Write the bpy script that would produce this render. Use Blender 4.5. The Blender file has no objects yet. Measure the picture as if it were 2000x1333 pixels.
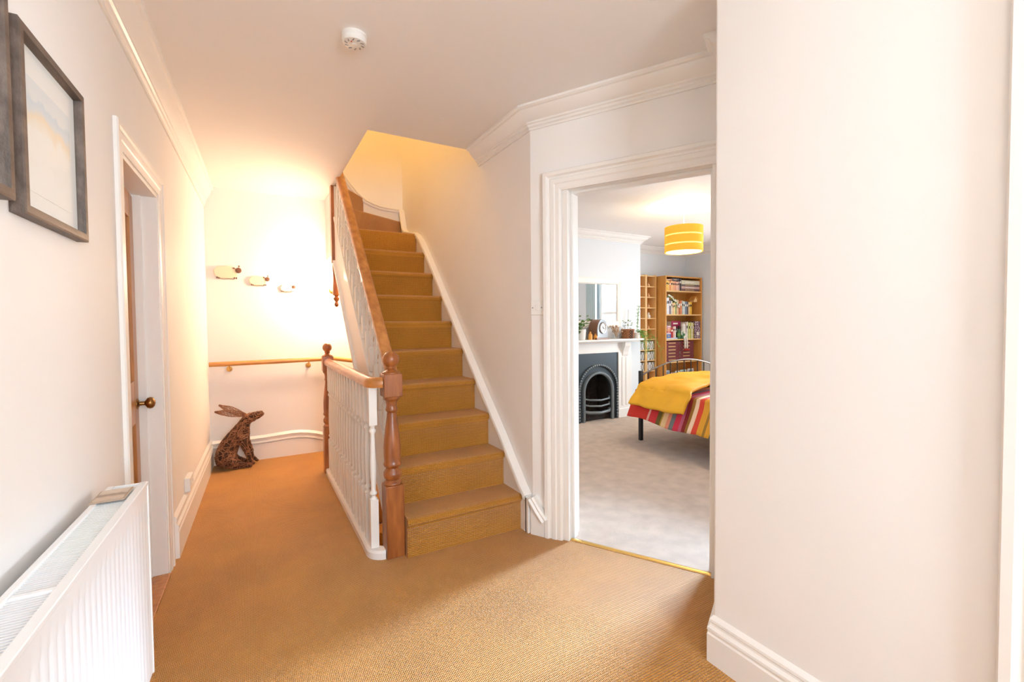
import bpy, bmesh, math, random
from mathutils import Vector, Matrix, noise as mnoise
from mathutils.bvhtree import BVHTree
random.seed(7)
SC = bpy.context.scene
COL = SC.collection
PI = math.pi

# ------------------------------------------------------------------ camera
cam_d = bpy.data.cameras.new('camera'); cam = bpy.data.objects.new('camera', cam_d); COL.objects.link(cam)
cam_d.sensor_width = 36.0; cam_d.lens = 16.0; cam_d.clip_start = 0.02
cam.location = (0, 0, 1.25)
cam.rotation_euler = (Matrix.Rotation(math.radians(-29.8), 3, 'Z') @ Matrix.Rotation(math.radians(90 - 1.7), 3, 'X') @ Matrix.Rotation(-0.009, 3, 'Z')).to_euler()
cam_d.shift_y = -0.00355
SC.camera = cam

# ------------------------------------------------------------------ world, daylight, exposure
W = bpy.data.worlds.new('world'); SC.world = W; W.use_nodes = True
W.node_tree.nodes['Background'].inputs[0].default_value = (0.80, 0.90, 1.0, 1)
W.node_tree.nodes['Background'].inputs[1].default_value = 3.0
VS = SC.view_settings
VS.view_transform = 'Standard'; VS.look = 'None'; VS.gamma = 1.0; VS.use_curve_mapping = False
VS.exposure = 0.28
try:
    SC.cycles.diffuse_bounces = 6; SC.cycles.max_bounces = 9; SC.cycles.caustics_reflective = False
    SC.cycles.caustics_refractive = False; SC.cycles.sample_clamp_indirect = 6.0
    SC.cycles.use_denoising = True
except Exception:
    pass

def light(name, kind, loc, power, color, size=0.1, size_y=None, aim=None, spread=None):
    d = bpy.data.lights.new(name, kind); d.energy = power; d.color = color
    if kind == 'AREA':
        d.shape = 'RECTANGLE'; d.size = size; d.size_y = size_y or size
        if spread: d.spread = spread
    else:
        d.shadow_soft_size = size
    o = bpy.data.objects.new(name, d); COL.objects.link(o); o.location = loc
    if aim is not None:
        v = Vector(aim) - Vector(loc); o.rotation_euler = v.to_track_quat('-Z', 'Y').to_euler()
    return o
# hazy low sun and sky through the bedroom window, daylight through an assumed hall window behind the camera
sun_d = bpy.data.lights.new('hazy_sun', 'SUN'); sun_d.energy = 23.0; sun_d.angle = math.radians(17); sun_d.color = (0.55, 0.75, 1.0)
sun = bpy.data.objects.new('hazy_sun', sun_d); COL.objects.link(sun); sun.location = (12, 4.3, 4)
sun.rotation_euler = Vector((-0.965, -0.262, -0.335)).to_track_quat('-Z', 'Y').to_euler()
light('bedroom_daylight', 'AREA', (6.62, 2.65, 1.5), 105, (0.88, 0.94, 1.0), 1.5, 1.45, (4.0, 2.55, 1.15))
light('assumed_hall_daylight', 'AREA', (0.55, -2.45, 1.5), 122, (0.80, 0.90, 1.0), 1.2, 1.5, (0.55, 2, 1.3))
# assumed lamps, none in view: stair lamp under the upper flight, upstairs landing lamp, hall lamp behind the camera
light('assumed_upstairs_lamp_light', 'POINT', (0.15, 3.9, 4.2), 30, (1.0, 0.55, 0.15), 0.1)  # assumed for the warm stairwell walls, no fixture built
light('assumed_hall_lamp_light', 'POINT', (0.35, -0.25, 2.2), 7, (1.0, 0.82, 0.64), 0.12)  # assumed and out of view, no fixture built

# ------------------------------------------------------------------ materials
MATS = {}
def nodes(name):
    m = bpy.data.materials.new(name); m.use_nodes = True
    nt = m.node_tree; b = nt.nodes['Principled BSDF']
    MATS[name] = m
    return m, nt, b
def inp(b, **kw):
    for k, v in kw.items():
        k = k.replace('_', ' ')
        if k in b.inputs:
            b.inputs[k].default_value = v
def c4(c): return (c[0], c[1], c[2], 1)
def mat(name, col, rough=0.5, metal=0.0, var=None, bump=None, coat=0.0, stretch=None, spec=None):
    m, nt, b = nodes(name)
    inp(b, Base_Color=c4(col), Roughness=rough, Metallic=metal, Coat_Weight=coat, Coat_Roughness=0.15)
    if spec is not None: inp(b, Specular_IOR_Level=spec)
    if var or bump:
        tc = nt.nodes.new('ShaderNodeTexCoord'); mp = nt.nodes.new('ShaderNodeMapping')
        nt.links.new(tc.outputs['Object'], mp.inputs[0])
        if stretch: mp.inputs['Scale'].default_value = stretch
    if var:
        n = nt.nodes.new('ShaderNodeTexNoise'); n.inputs['Scale'].default_value = var[0]; n.inputs['Detail'].default_value = 5
        nt.links.new(mp.outputs[0], n.inputs['Vector'])
        r = nt.nodes.new('ShaderNodeValToRGB')
        a = var[1]
        c2 = var[2] if len(var) > 2 else [max(0, x * (1 - a)) for x in col]
        r.color_ramp.elements[0].color = c4(c2); r.color_ramp.elements[1].color = c4(col if len(var) > 2 else [min(1, x * (1 + a * .6)) for x in col])
        r.color_ramp.elements[0].position = 0.3; r.color_ramp.elements[1].position = 0.7
        nt.links.new(n.outputs[0], r.inputs[0]); nt.links.new(r.outputs[0], b.inputs['Base Color'])
    if bump:
        n2 = nt.nodes.new('ShaderNodeTexNoise'); n2.inputs['Scale'].default_value = bump[0]; n2.inputs['Detail'].default_value = 4
        nt.links.new(mp.outputs[0], n2.inputs['Vector'])
        bp = nt.nodes.new('ShaderNodeBump'); bp.inputs['Strength'].default_value = bump[1]; bp.inputs['Distance'].default_value = 0.004
        nt.links.new(n2.outputs[0], bp.inputs['Height']); nt.links.new(bp.outputs[0], b.inputs['Normal'])
    return m
def M(n): return MATS[n]

mat('hall_paint', (0.87, 0.855, 0.84), 0.62, bump=(40, 0.06), var=(1.5, 0.025))
mat('ceiling_paint', (0.87, 0.85, 0.835), 0.7, bump=(30, 0.06))
mat('bedroom_paint', (0.76, 0.80, 0.83), 0.65, bump=(40, 0.05))
mat('gloss_white', (0.87, 0.85, 0.82), 0.32, bump=(25, 0.05))
mat('white_board', (0.86, 0.845, 0.81), 0.4)
mat('radiator_white', (0.86, 0.88, 0.90), 0.28)
mat('plastic_white', (0.84, 0.83, 0.80), 0.35)
mat('dark_hole', (0.03, 0.028, 0.025), 0.8)
mat('slot_grey', (0.25, 0.25, 0.25), 0.6)
mat('newel_wood', (0.42, 0.14, 0.033), 0.32, var=(9, 0.5, (0.20, 0.05, 0.011)), stretch=(3.0, 3.0, 0.5), coat=0.35)
mat('rail_wood', (0.62, 0.26, 0.065), 0.28, var=(8, 0.4, (0.38, 0.13, 0.03)), stretch=(3.0, 0.6, 3.0), coat=0.4)
mat('wall_rail_wood', (0.66, 0.33, 0.09), 0.35, var=(8, 0.3, (0.48, 0.2, 0.05)), stretch=(0.5, 3, 3), coat=0.3)
mat('pine', (0.56, 0.26, 0.075), 0.4, var=(10, 0.4, (0.36, 0.13, 0.03)), stretch=(3, 3, 0.35), coat=0.2)
mat('beech', (0.72, 0.37, 0.10), 0.42, var=(7, 0.2, (0.60, 0.27, 0.06)), stretch=(3, 3, 0.4))
mat('beech_edge', (0.80, 0.52, 0.22), 0.42)
mat('frame_oak', (0.17, 0.125, 0.10), 0.5, var=(14, 0.4, (0.075, 0.053, 0.042)), stretch=(4, .6, 2), bump=(60, 0.3))
mat('coaster_edge', (0.42, 0.31, 0.23), 0.5)
mat('brass', (0.80, 0.52, 0.16), 0.28, 1.0)
mat('brass_dark', (0.32, 0.17, 0.06), 0.35, 1.0)
mat('cast_iron', (0.055, 0.075, 0.09), 0.42, 0.3, bump=(60, 0.15))
mat('cast_iron_edge', (0.20, 0.23, 0.25), 0.45, 0.5, bump=(90, 0.3))
mat('soot_brick', (0.035, 0.024, 0.02), 0.9, var=(14, 0.5), bump=(40, 0.5))
mat('bed_iron', (0.02, 0.018, 0.018), 0.4, 0.4)
mat('rail_iron', (0.16, 0.14, 0.13), 0.35, 0.6)
mat('chrome', (0.42, 0.40, 0.38), 0.25, 1.0)
mat('bedroom_carpet', (0.66, 0.54, 0.45), 0.95, var=(9, 0.12), bump=(500, 0.8), spec=0.1)
mat('white_ceramic', (0.83, 0.82, 0.80), 0.25)
mat('amber', (0.72, 0.33, 0.06), 0.3)
mat('clock_grey', (0.27, 0.31, 0.36), 0.3, coat=0.4)
mat('clock_brown', (0.22, 0.10, 0.055), 0.35, coat=0.3)
mat('clock_face', (0.75, 0.76, 0.74), 0.3)
mat('leaf', (0.12, 0.28, 0.05), 0.5, var=(20, 0.4))
mat('leaf_light', (0.22, 0.42, 0.08), 0.5, var=(20, 0.4))
mat('dried_flower', (0.50, 0.36, 0.25), 0.8)
mat('wicker_basket', (0.36, 0.15, 0.06), 0.6, var=(60, 0.4))
mat('hare_core', (0.045, 0.02, 0.01), 0.9)
mat('twig', (0.34, 0.15, 0.07), 0.6, var=(30, 0.45, (0.13, 0.045, 0.02)))
mat('sheep_wool', (0.80, 0.70, 0.52), 0.85, bump=(120, 0.6))
mat('sheep_brown', (0.13, 0.055, 0.03), 0.6)
mat('wire', (0.30, 0.22, 0.14), 0.5, 0.5)
mat('mat_board', (0.92, 0.915, 0.90), 0.6)
mat('curtain_cloth', (0.55, 0.66, 0.69), 0.85)
mat('burgundy', (0.17, 0.022, 0.028), 0.45)
mat('gold', (0.62, 0.42, 0.18), 0.4, 0.6)
mat('paper', (0.80, 0.76, 0.66), 0.8)
mat('doll_cloth', (0.80, 0.76, 0.70), 0.8)
mat('doll_red', (0.50, 0.03, 0.03), 0.7)
mat('doll_green', (0.07, 0.2, 0.09), 0.7)

def carpet(name, c1, c2, k=1050.0, strength=0.9):
    # woven sisal look: rows of small loops, same weave on treads, risers and floor
    m, nt, b = nodes(name); inp(b, Roughness=0.55, Specular_IOR_Level=0.5, Sheen_Weight=0.30, Sheen_Roughness=0.3)
    N = nt.nodes.new; L = nt.links.new
    g = N('ShaderNodeNewGeometry'); s = N('ShaderNodeSeparateXYZ'); L(g.outputs['Position'], s.inputs[0])
    def mth(op, a, bb=None):
        n = N('ShaderNodeMath'); n.operation = op
        for i, v in enumerate((a, bb)):
            if v is None: continue
            if isinstance(v, (int, float)): n.inputs[i].default_value = v
            else: L(v, n.inputs[i])
        return n.outputs[0]
    yz = mth('ADD', s.outputs[1], s.outputs[2])
    row = mth('MULTIPLY', yz, k * .62)
    sx = mth('SINE', mth('ADD', mth('MULTIPLY', s.outputs[0], k), mth('MULTIPLY', mth('SINE', mth('MULTIPLY', row, .5)), 0.7)))
    sy = mth('SINE', row)
    h = mth('ADD', mth('MULTIPLY', sx, 0.5), mth('MULTIPLY', sy, 0.6))
    no = N('ShaderNodeTexNoise'); no.inputs['Scale'].default_value = 3.2; no.inputs['Detail'].default_value = 6
    L(g.outputs['Position'], no.inputs['Vector'])
    n2 = N('ShaderNodeTexNoise'); n2.inputs['Scale'].default_value = 160; n2.inputs['Detail'].default_value = 2
    L(g.outputs['Position'], n2.inputs['Vector'])
    f = mth('ADD', mth('MULTIPLY', h, 0.24), mth('ADD', mth('MULTIPLY', no.outputs[0], 0.5), mth('MULTIPLY', n2.outputs[0], 0.5)))
    r = N('ShaderNodeValToRGB'); r.color_ramp.elements[0].color = c4(c2); r.color_ramp.elements[1].color = c4(c1)
    r.color_ramp.elements[0].position = 0.2; r.color_ramp.elements[1].position = 0.75
    L(f, r.inputs[0]); L(r.outputs[0], b.inputs['Base Color'])
    bp = N('ShaderNodeBump'); bp.inputs['Strength'].default_value = strength; bp.inputs['Distance'].default_value = 0.0025
    L(mth('ADD', h, mth('MULTIPLY', n2.outputs[0], 0.5)), bp.inputs['Height']); L(bp.outputs[0], b.inputs['Normal'])
    return m
carpet('sisal', (0.70, 0.315, 0.034), (0.38, 0.150, 0.012))

def glassy(name, tint=(1, 1, 1), alpha=0.08):
    m, nt, b = nodes(name)
    out = nt.nodes['Material Output']; t = nt.nodes.new('ShaderNodeBsdfTransparent'); t.inputs[0].default_value = c4(tint)
    gl = nt.nodes.new('ShaderNodeBsdfGlossy'); gl.inputs['Roughness'].default_value = 0.02
    fr = nt.nodes.new('ShaderNodeLayerWeight'); fr.inputs[0].default_value = 0.3
    pw = nt.nodes.new('ShaderNodeMath'); pw.operation = 'POWER'; pw.inputs[1].default_value = 4.0; nt.links.new(fr.outputs['Facing'], pw.inputs[0])
    ma = nt.nodes.new('ShaderNodeMath'); ma.operation = 'MULTIPLY_ADD'; ma.inputs[1].default_value = 0.35; ma.inputs[2].default_value = 0.03; nt.links.new(pw.outputs[0], ma.inputs[0])
    mx = nt.nodes.new('ShaderNodeMixShader'); nt.links.new(ma.outputs[0], mx.inputs[0])
    nt.links.new(t.outputs[0], mx.inputs[1]); nt.links.new(gl.outputs[0], mx.inputs[2]); nt.links.new(mx.outputs[0], out.inputs[0])
glassy('pane_glass', (0.99, 1.0, 1.0))
def mirror_mat():
    m, nt, b = nodes('mirror_silver'); inp(b, Base_Color=(0.88, 0.92, 0.92, 1), Metallic=1.0, Roughness=0.015)
mirror_mat()
def shade_mat():
    m, nt, b = nodes('lamp_fabric')
    out = nt.nodes['Material Output']; t = nt.nodes.new('ShaderNodeBsdfTranslucent'); t.inputs[0].default_value = (0.95, 0.76, 0.2, 1)
    inp(b, Base_Color=(0.86, 0.62, 0.10, 1), Roughness=0.8)
    mx = nt.nodes.new('ShaderNodeMixShader'); mx.inputs[0].default_value = 0.45
    nt.links.new(b.outputs[0], mx.inputs[1]); nt.links.new(t.outputs[0], mx.inputs[2]); nt.links.new(mx.outputs[0], out.inputs[0])
    m, nt, b = nodes('lamp_diffuser')
    out = nt.nodes['Material Output']; t = nt.nodes.new('ShaderNodeBsdfTranslucent'); t.inputs[0].default_value = (1, 0.9, 0.6, 1)
    inp(b, Base_Color=(0.9, 0.84, 0.66, 1), Roughness=0.8)
    mx = nt.nodes.new('ShaderNodeMixShader'); mx.inputs[0].default_value = 0.6
    nt.links.new(b.outputs[0], mx.inputs[1]); nt.links.new(t.outputs[0], mx.inputs[2]); nt.links.new(mx.outputs[0], out.inputs[0])
    m, nt, b = nodes('bulb_glow'); inp(b, Base_Color=(1, .9, .7, 1), Emission_Color=(1.0, 0.78, 0.42, 1), Emission_Strength=18.0)
shade_mat()

# ------------------------------------------------------------------ mesh helpers
OFF = {}
class MB:
    def __init__(s): s.v = []; s.f = []; s.mi = []; s.m = 0
    def add(s, vs, fs):
        o = len(s.v); s.v += [tuple(p) for p in vs]
        for f in fs: s.f.append(tuple(i + o for i in f)); s.mi.append(s.m)
        return s
    def box(s, x0, x1, y0, y1, z0, z1):
        return s.add([(x0,y0,z0),(x1,y0,z0),(x1,y1,z0),(x0,y1,z0),(x0,y0,z1),(x1,y0,z1),(x1,y1,z1),(x0,y1,z1)],
                     [(0,3,2,1),(4,5,6,7),(0,1,5,4),(1,2,6,5),(2,3,7,6),(3,0,4,7)])
    def mbox(s, fn, a0, a1, b0, b1, c0, c1):
        vs = [fn(a, b, c) for c in (c0, c1) for a, b in ((a0,b0),(a1,b0),(a1,b1),(a0,b1))]
        return s.add(vs, [(0,3,2,1),(4,5,6,7),(0,1,5,4),(1,2,6,5),(2,3,7,6),(3,0,4,7)])
    def prism(s, poly, z0, z1, fn=None):
        n = len(poly); fn = fn or (lambda a, b, c: (a, b, c))
        vs = [fn(p[0], p[1], z0) for p in poly] + [fn(p[0], p[1], z1) for p in poly]
        fs = [tuple(range(n - 1, -1, -1)), tuple(range(n, 2 * n))] + [(i, (i + 1) % n, n + (i + 1) % n, n + i) for i in range(n)]
        return s.add(vs, fs)
    def lathe(s, prof, c=(0, 0, 0), n=20, fn=None):
        vs = []; fs = []
        for r, z in prof:
            for k in range(n):
                a = 2 * PI * k / n; p = (r * math.cos(a), r * math.sin(a), z)
                vs.append(tuple(c[i] + q for i, q in enumerate(p)) if fn is None else fn(*p))
        m = len(prof)
        for j in range(m - 1):
            for k in range(n):
                fs.append((j*n+k, j*n+(k+1)%n, (j+1)*n+(k+1)%n, (j+1)*n+k))
        fs.append(tuple(range(n - 1, -1, -1))); fs.append(tuple((m-1)*n + k for k in range(n)))
        return s.add(vs, fs)
    def tube(s, path, r, n=8, closed=False, flat=None):
        P = [Vector(p) for p in path]; m = len(P); vs = []; fs = []
        up = None
        for i, p in enumerate(P):
            a = P[(i - 1) % m] if (closed or i > 0) else P[i]; b = P[(i + 1) % m] if (closed or i < m - 1) else P[i]
            t = (b - a).normalized()
            if up is None:
                up = Vector((0, 0, 1)) if abs(t.z) < .9 else Vector((1, 0, 0))
            sx = t.cross(up)
            if sx.length < 1e-5: sx = t.orthogonal()
            sx.normalize(); up2 = sx.cross(t).normalized(); up = up2
            rr = r[i] if isinstance(r, (list, tuple)) else r
            ry = rr if flat is None else rr * flat
            for k in range(n):
                an = 2 * PI * k / n
                vs.append(p + sx * rr * math.cos(an) + up2 * ry * math.sin(an))
        seg = m if closed else m - 1
        for i in range(seg):
            j = (i + 1) % m
            for k in range(n):
                fs.append((i*n+k, i*n+(k+1)%n, j*n+(k+1)%n, j*n+k))
        if not closed:
            fs.append(tuple(range(n - 1, -1, -1))); fs.append(tuple((m-1)*n + k for k in range(n)))
        return s.add(vs, fs)
    def sweep(s, prof, path, fn, closed=False, caps=True):
        """prof: [(p, q)] p = in-plane offset to the LEFT of the path, q = off-plane; path: [(a, b)]; fn(a, b, q) -> world"""
        m = len(path); n = len(prof); vs = []; fs = []
        P = [Vector((p[0], p[1])) for p in path]
        for i in range(m):
            if closed or 0 < i < m - 1:
                d0 = (P[i] - P[i - 1]).normalized(); d1 = (P[(i + 1) % m] - P[i]).normalized()
            elif i == 0: d0 = d1 = (P[1] - P[0]).normalized()
            else: d0 = d1 = (P[i] - P[i - 1]).normalized()
            n0 = Vector((-d0.y, d0.x)); n1 = Vector((-d1.y, d1.x)); mm = (n0 + n1)
            mm = mm / max(1e-6, mm.length_squared) * 2
            for p, q in prof:
                w = P[i] + mm * p; vs.append(fn(w.x, w.y, q))
        seg = m if closed else m - 1
        for i in range(seg):
            j = (i + 1) % m
            for k in range(n):
                fs.append((i*n+k, i*n+(k+1)%n, j*n+(k+1)%n, j*n+k))
        if caps and not closed:
            fs.append(tuple(range(n - 1, -1, -1))); fs.append(tuple((m-1)*n + k for k in range(n)))
        return s.add(vs, fs)
    def ball(s, c, r, n=14, sc=(1, 1, 1)):
        pr = [(max(1e-4, math.sin(PI * j / 10)) * r, -math.cos(PI * j / 10) * r) for j in range(11)]
        return s.lathe(pr, n=n, fn=lambda x, y, z: (c[0] + x * sc[0], c[1] + y * sc[1], c[2] + z * sc[2]))
    def build(s, name, mats, parent=None, smooth=False, bevel=0.0, seg=2, angle=40):
        me = bpy.data.meshes.new(name)
        off = OFF.get(parent.name, Vector((0, 0, 0))) if parent else Vector((0, 0, 0))
        me.from_pydata([tuple(Vector(p) - off) for p in s.v], [], s.f)
        ml = mats if isinstance(mats, (list, tuple)) else [mats]
        for m in ml: me.materials.append(M(m) if isinstance(m, str) else m)
        if len(ml) > 1:
            for p, i in zip(me.polygons, s.mi): p.material_index = i
        bm = bmesh.new(); bm.from_mesh(me); bmesh.ops.recalc_face_normals(bm, faces=bm.faces)
        if smooth:
            for f in bm.faces: f.smooth = True
            th = math.radians(angle)
            for e in bm.edges:
                if len(e.link_faces) == 2 and e.calc_face_angle(0) > th: e.smooth = False
        bm.to_mesh(me); bm.free()
        o = bpy.data.objects.new(name, me); COL.objects.link(o)
        if parent: o.parent = parent; OFF[o.name] = off
        if bevel:
            b = o.modifiers.new('bevel', 'BEVEL'); b.width = bevel; b.segments = seg; b.limit_method = 'ANGLE'; b.angle_limit = math.radians(35)
        return o
def tag(o, label, cat=None, group=None, kind=None):
    o['label'] = label
    if cat: o['category'] = cat
    if group: o['group'] = group
    if kind: o['kind'] = kind
    return o
def thing(name, loc, label, cat, group=None, kind=None):
    o = bpy.data.objects.new(name, None); COL.objects.link(o); o.location = loc; o.empty_display_size = 0.05
    OFF[o.name] = Vector(loc)
    return tag(o, label, cat, group, kind)
def struct(o, label, cat): return tag(o, label, cat, kind='structure')
def inst(src, parent, loc):
    """shared-mesh copy of a part, moved by loc relative to its source"""
    c = src.copy(); COL.objects.link(c); c.parent = parent; c.location = loc
    OFF[c.name] = OFF.get(parent.name, Vector((0, 0, 0)))
    return c
def move(o, dx=0, dy=0, dz=0):
    o.location = Vector(o.location) + Vector((dx, dy, dz))

# ------------------------------------------------------------------ reference frames of the house (metres)
ZC = 2.49; ZB = 2.42                     # hall and bedroom ceilings
def XL(y): return -0.459 + 0.0245 * y    # the slightly skewed left wall
def LWf(y, z, t): return (XL(y) + t, y, z)
AX, AY = 1.44, 2.28; DX, DY = 0.49, -0.8717; NX, NY = 0.8717, 0.49
def AW(s_, z, t): return (AX + DX * s_ - NX * t, AY + DY * s_ - NY * t, z)   # angled wall, t towards the hall
CS = 1.079                               # length of the angled wall
CX, CY = AX + DX * CS, AY + DY * CS
SWX = 1.44; BY = 4.86; RWX = 1.455; RWY = 1.063

# ------------------------------------------------------------------ floors and ceilings
hall_poly = [(-0.75,-2.3),(1.52,-2.3),(1.52,1.05),(1.995,1.354),(1.466,2.295),(1.466,2.43),(0.58,2.43),(0.58,4.15),(0.64,4.15),(0.64,4.95),(-0.75,4.95)]
struct(MB().prism(hall_poly, -0.22, 0).build('floor', 'sisal'), 'golden woven sisal carpet covering the hall and landing floor', 'floor')
bed_poly = [(1.995,1.354),(2.2,0.75),(6.35,0.75),(6.35,5.2),(1.53,5.2),(1.466,2.295)]
struct(MB().prism(bed_poly, -0.22, -0.002).build('floor_bedroom', 'bedroom_carpet'), 'soft grey beige carpet on the bedroom floor', 'floor')
cp = [(-0.75,-2.3),(1.56,-2.3),(1.56,1.05),(2.04,1.37),(1.53,2.32),(1.53,2.99),(0.67,2.99),(0.67,4.95),(-0.75,4.95)]
struct(MB().prism(cp, ZC, 2.765).build('ceiling', 'ceiling_paint'), 'white hall ceiling with a square stair opening', 'ceiling')
bcp = [(2.04,1.37),(2.2,0.75),(6.35,0.75),(6.35,5.2),(1.54,5.2),(1.54,2.32)]
struct(MB().prism(bcp, ZB, 2.6).build('ceiling_bedroom', 'ceiling_paint'), 'white bedroom ceiling above the yellow pendant shade', 'ceiling')

# ------------------------------------------------------------------ walls
# left wall with the pine door's opening
DY0, DY1, DZ = 2.20, 2.84, 1.905
m = MB()
m.mbox(LWf, -2.3, DY0, 0, ZC, -0.25, 0); m.mbox(LWf, DY1, BY, 0, ZC, -0.25, 0); m.mbox(LWf, DY0, DY1, DZ, ZC, -0.25, 0)
struct(m.build('wall_left', 'hall_paint'), 'long off-white hall wall carrying the pictures and radiator', 'wall')
struct(MB().box(-0.75, 1.56, BY, BY + 0.12, -2.7, 4.9).build('wall_back', 'hall_paint'), 'off-white end wall behind the sheep and wicker hare', 'wall')
struct(MB().prism([(SWX,2.28),(1.562,2.349),(1.562,4.86),(SWX,4.86)], -2.7, 4.9).build('wall_stair', 'hall_paint'), 'cream wall rising along the right of the stairs', 'wall')
m = MB(); oL, oR, oZ = 0.205, 1.0, 2.03
m.mbox(AW, 0, oL, 0, ZC, -0.14, 0); m.mbox(AW, oR, CS, 0, ZC, -0.14, 0); m.mbox(AW, oL, oR, oZ, ZC, -0.14, 0)
struct(m.build('wall_angled', 'hall_paint'), 'short angled wall holding the bedroom doorway', 'wall')
m = MB()
rw = [(RWX,0.20),(RWX,RWY),(CX,CY),(CX+.122,CY+.069),(CX+.19,CY-.05),(1.58,0.97),(1.58,0.20)]
m.prism(rw, 0, ZC); m.box(RWX, 1.58, -2.3, -0.55, 0, ZC); m.box(RWX, 1.58, -0.55, 0.20, 2.05, ZC)
struct(m.build('wall_right', 'hall_paint', bevel=0.006), 'plain white wall filling the right of the view', 'wall')
m = MB()
m.box(-0.75, 0.05, -2.42, -2.3, 0, ZC); m.box(1.05, 1.58, -2.42, -2.3, 0, ZC); m.box(0.05, 1.05, -2.42, -2.3, 0, 0.85); m.box(0.05, 1.05, -2.42, -2.3, 2.15, ZC)
struct(m.build('wall_front', 'hall_paint'), 'hall wall with an assumed window behind the viewpoint', 'wall')
# upstairs shell around the stair opening
m = MB(); m.box(-0.75, 1.56, 2.78, 2.9, 2.765, 4.9); m.box(-0.87, -0.75, 2.78, 4.98, 2.765, 4.9)
struct(m.build('wall_upstairs', 'hall_paint'), 'upper landing walls above the stair opening', 'wall')
struct(MB().box(-0.87, 1.56, 2.78, 4.98, 4.9, 5.0).build('ceiling_upstairs', 'ceiling_paint'), 'upper landing ceiling above the stairs', 'ceiling')
# stair well below the landing
m = MB(); m.box(0.48, 0.58, 2.33, 4.15, -2.7, -0.22); m.box(0.48, 1.56, 2.31, 2.43, -2.7, -0.22); m.box(0.48, 0.64, 4.15, 4.86, -2.7, -0.22)
struct(m.build('wall_stairwell', 'hall_paint'), 'white walls of the well below the landing', 'wall')
struct(MB().box(0.4, 1.6, 2.2, 5.0, -2.78, -2.7).build('floor_lower', 'sisal'), 'carpeted floor at the foot of the lower stairs', 'floor')
# bedroom walls
m = MB()
m.box(1.562, 3.04, 5.1, 5.22, 0, ZB); m.box(4.64, 6.35, 5.1, 5.22, 0, ZB)
struct(m.build('wall_bedroom_alcove', 'bedroom_paint'), 'pale blue-grey alcove wall behind the bookcases', 'wall')
FBY = 4.55
m = MB()
m.box(3.04, 3.50, FBY, 5.22, 0, ZB); m.box(4.18, 4.64, FBY, 5.22, 0, ZB); m.box(3.50, 4.18, FBY, 5.22, 0.87, ZB); m.box(3.50, 4.18, 5.05, 5.22, 0, 0.87)
struct(m.build('wall_chimney_breast', 'bedroom_paint'), 'pale chimney breast behind the fireplace and mirror', 'wall')
WY0, WY1, WZ0, WZ1 = 1.88, 3.42, 0.75, 2.15
m = MB()
m.box(6.22, 6.35, 0.75, WY0, 0, ZB); m.box(6.22, 6.35, WY1, 5.22, 0, ZB); m.box(6.22, 6.35, WY0, WY1, 0, WZ0); m.box(6.22, 6.35, WY0, WY1, WZ1, ZB)
struct(m.build('wall_bedroom_window', 'bedroom_paint'), 'pale bedroom wall at the right of the bookcase', 'wall')
m = MB(); m.box(2.0, 6.35, 0.63, 0.75, 0, ZB); m.box(2.08, 2.2, 0.75, 1.36, 0, ZB)
struct(m.build('wall_bedroom_near', 'bedroom_paint'), 'near bedroom wall beyond the doorway', 'wall')

# ------------------------------------------------------------------ mouldings
def cor_prof(h, d):   # cornice: p = out of the wall (left of path), q = z from the ceiling down
    return [(0, 0), (d, 0), (d, -0.012*h/.12), (d*.92, -0.02*h/.12), (d*.80, -0.022*h/.12), (d*.74, -0.034*h/.12), (d*.60, -0.052*h/.12), (d*.42, -0.068*h/.12),
            (d*.30, -0.076*h/.12), (d*.30, -0.086*h/.12), (d*.20, -0.090*h/.12), (d*.20, -0.102*h/.12), (d*.10, -0.108*h/.12), (d*.10, -h), (0, -h)]
def plan(z):
    return lambda a, b, q: (a, b, z + q)
struct(MB().sweep(cor_prof(0.175, 0.075), [(XL(4.86), 4.86), (XL(-2.3), -2.3)], plan(ZC)).build('trim_1', 'gloss_white', smooth=True, angle=25), 'white plaster cornice along the left hall wall', 'cornice')
pth = [(RWX + .6 * (CX - RWX), RWY + .6 * (CY - RWY)), (CX, CY), (AX, AY), (SWX, 2.965)]
struct(MB().sweep(cor_prof(0.115, 0.10), pth, plan(ZC)).build('trim_2', 'gloss_white', smooth=True, angle=25), 'white plaster cornice bending above the bedroom door', 'cornice')
pth = [(6.22, 0.75), (6.22, 5.1), (4.64, 5.1), (4.64, FBY), (3.04, FBY), (3.04, 5.1), (1.562, 5.1)]
struct(MB().sweep(cor_prof(0.10, 0.10), pth, plan(ZB)).build('trim_3', 'gloss_white', smooth=True, angle=25), 'white bedroom cornice around the chimney breast', 'cornice')
def base_prof(h, d):
    return [(0, 0), (d, 0), (d, h*.60), (d*.80, h*.63), (d*.80, h*.66), (d*1.0, h*.69), (d*.95, h*.74), (d*.55, h*.80), (d*.5, h*.84), (d*.66, h*.87), (d*.6, h*.92), (d*.25, h*.97), (0, h)]
struct(MB().sweep(base_prof(0.235, 0.024), [(XL(BY), BY), (XL(3.0), 3.0)], plan(0)).build('baseboard_left', 'gloss_white', smooth=True, angle=25), 'tall moulded white skirting left of the landing', 'skirting')
struct(MB().sweep(base_prof(0.235, 0.024), [(XL(2.07), 2.07), (XL(-2.3), -2.3)], plan(0)).build('baseboard_left_near', 'gloss_white', smooth=True, angle=25), 'white skirting behind the radiator', 'skirting')
struct(MB().sweep(base_prof(0.172, 0.022), [(RWX, 0.33), (RWX, RWY), (CX, CY)], plan(0)).build('baseboard_right', 'gloss_white', smooth=True, angle=25), 'white moulded skirting under the plain right wall', 'skirting')
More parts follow.
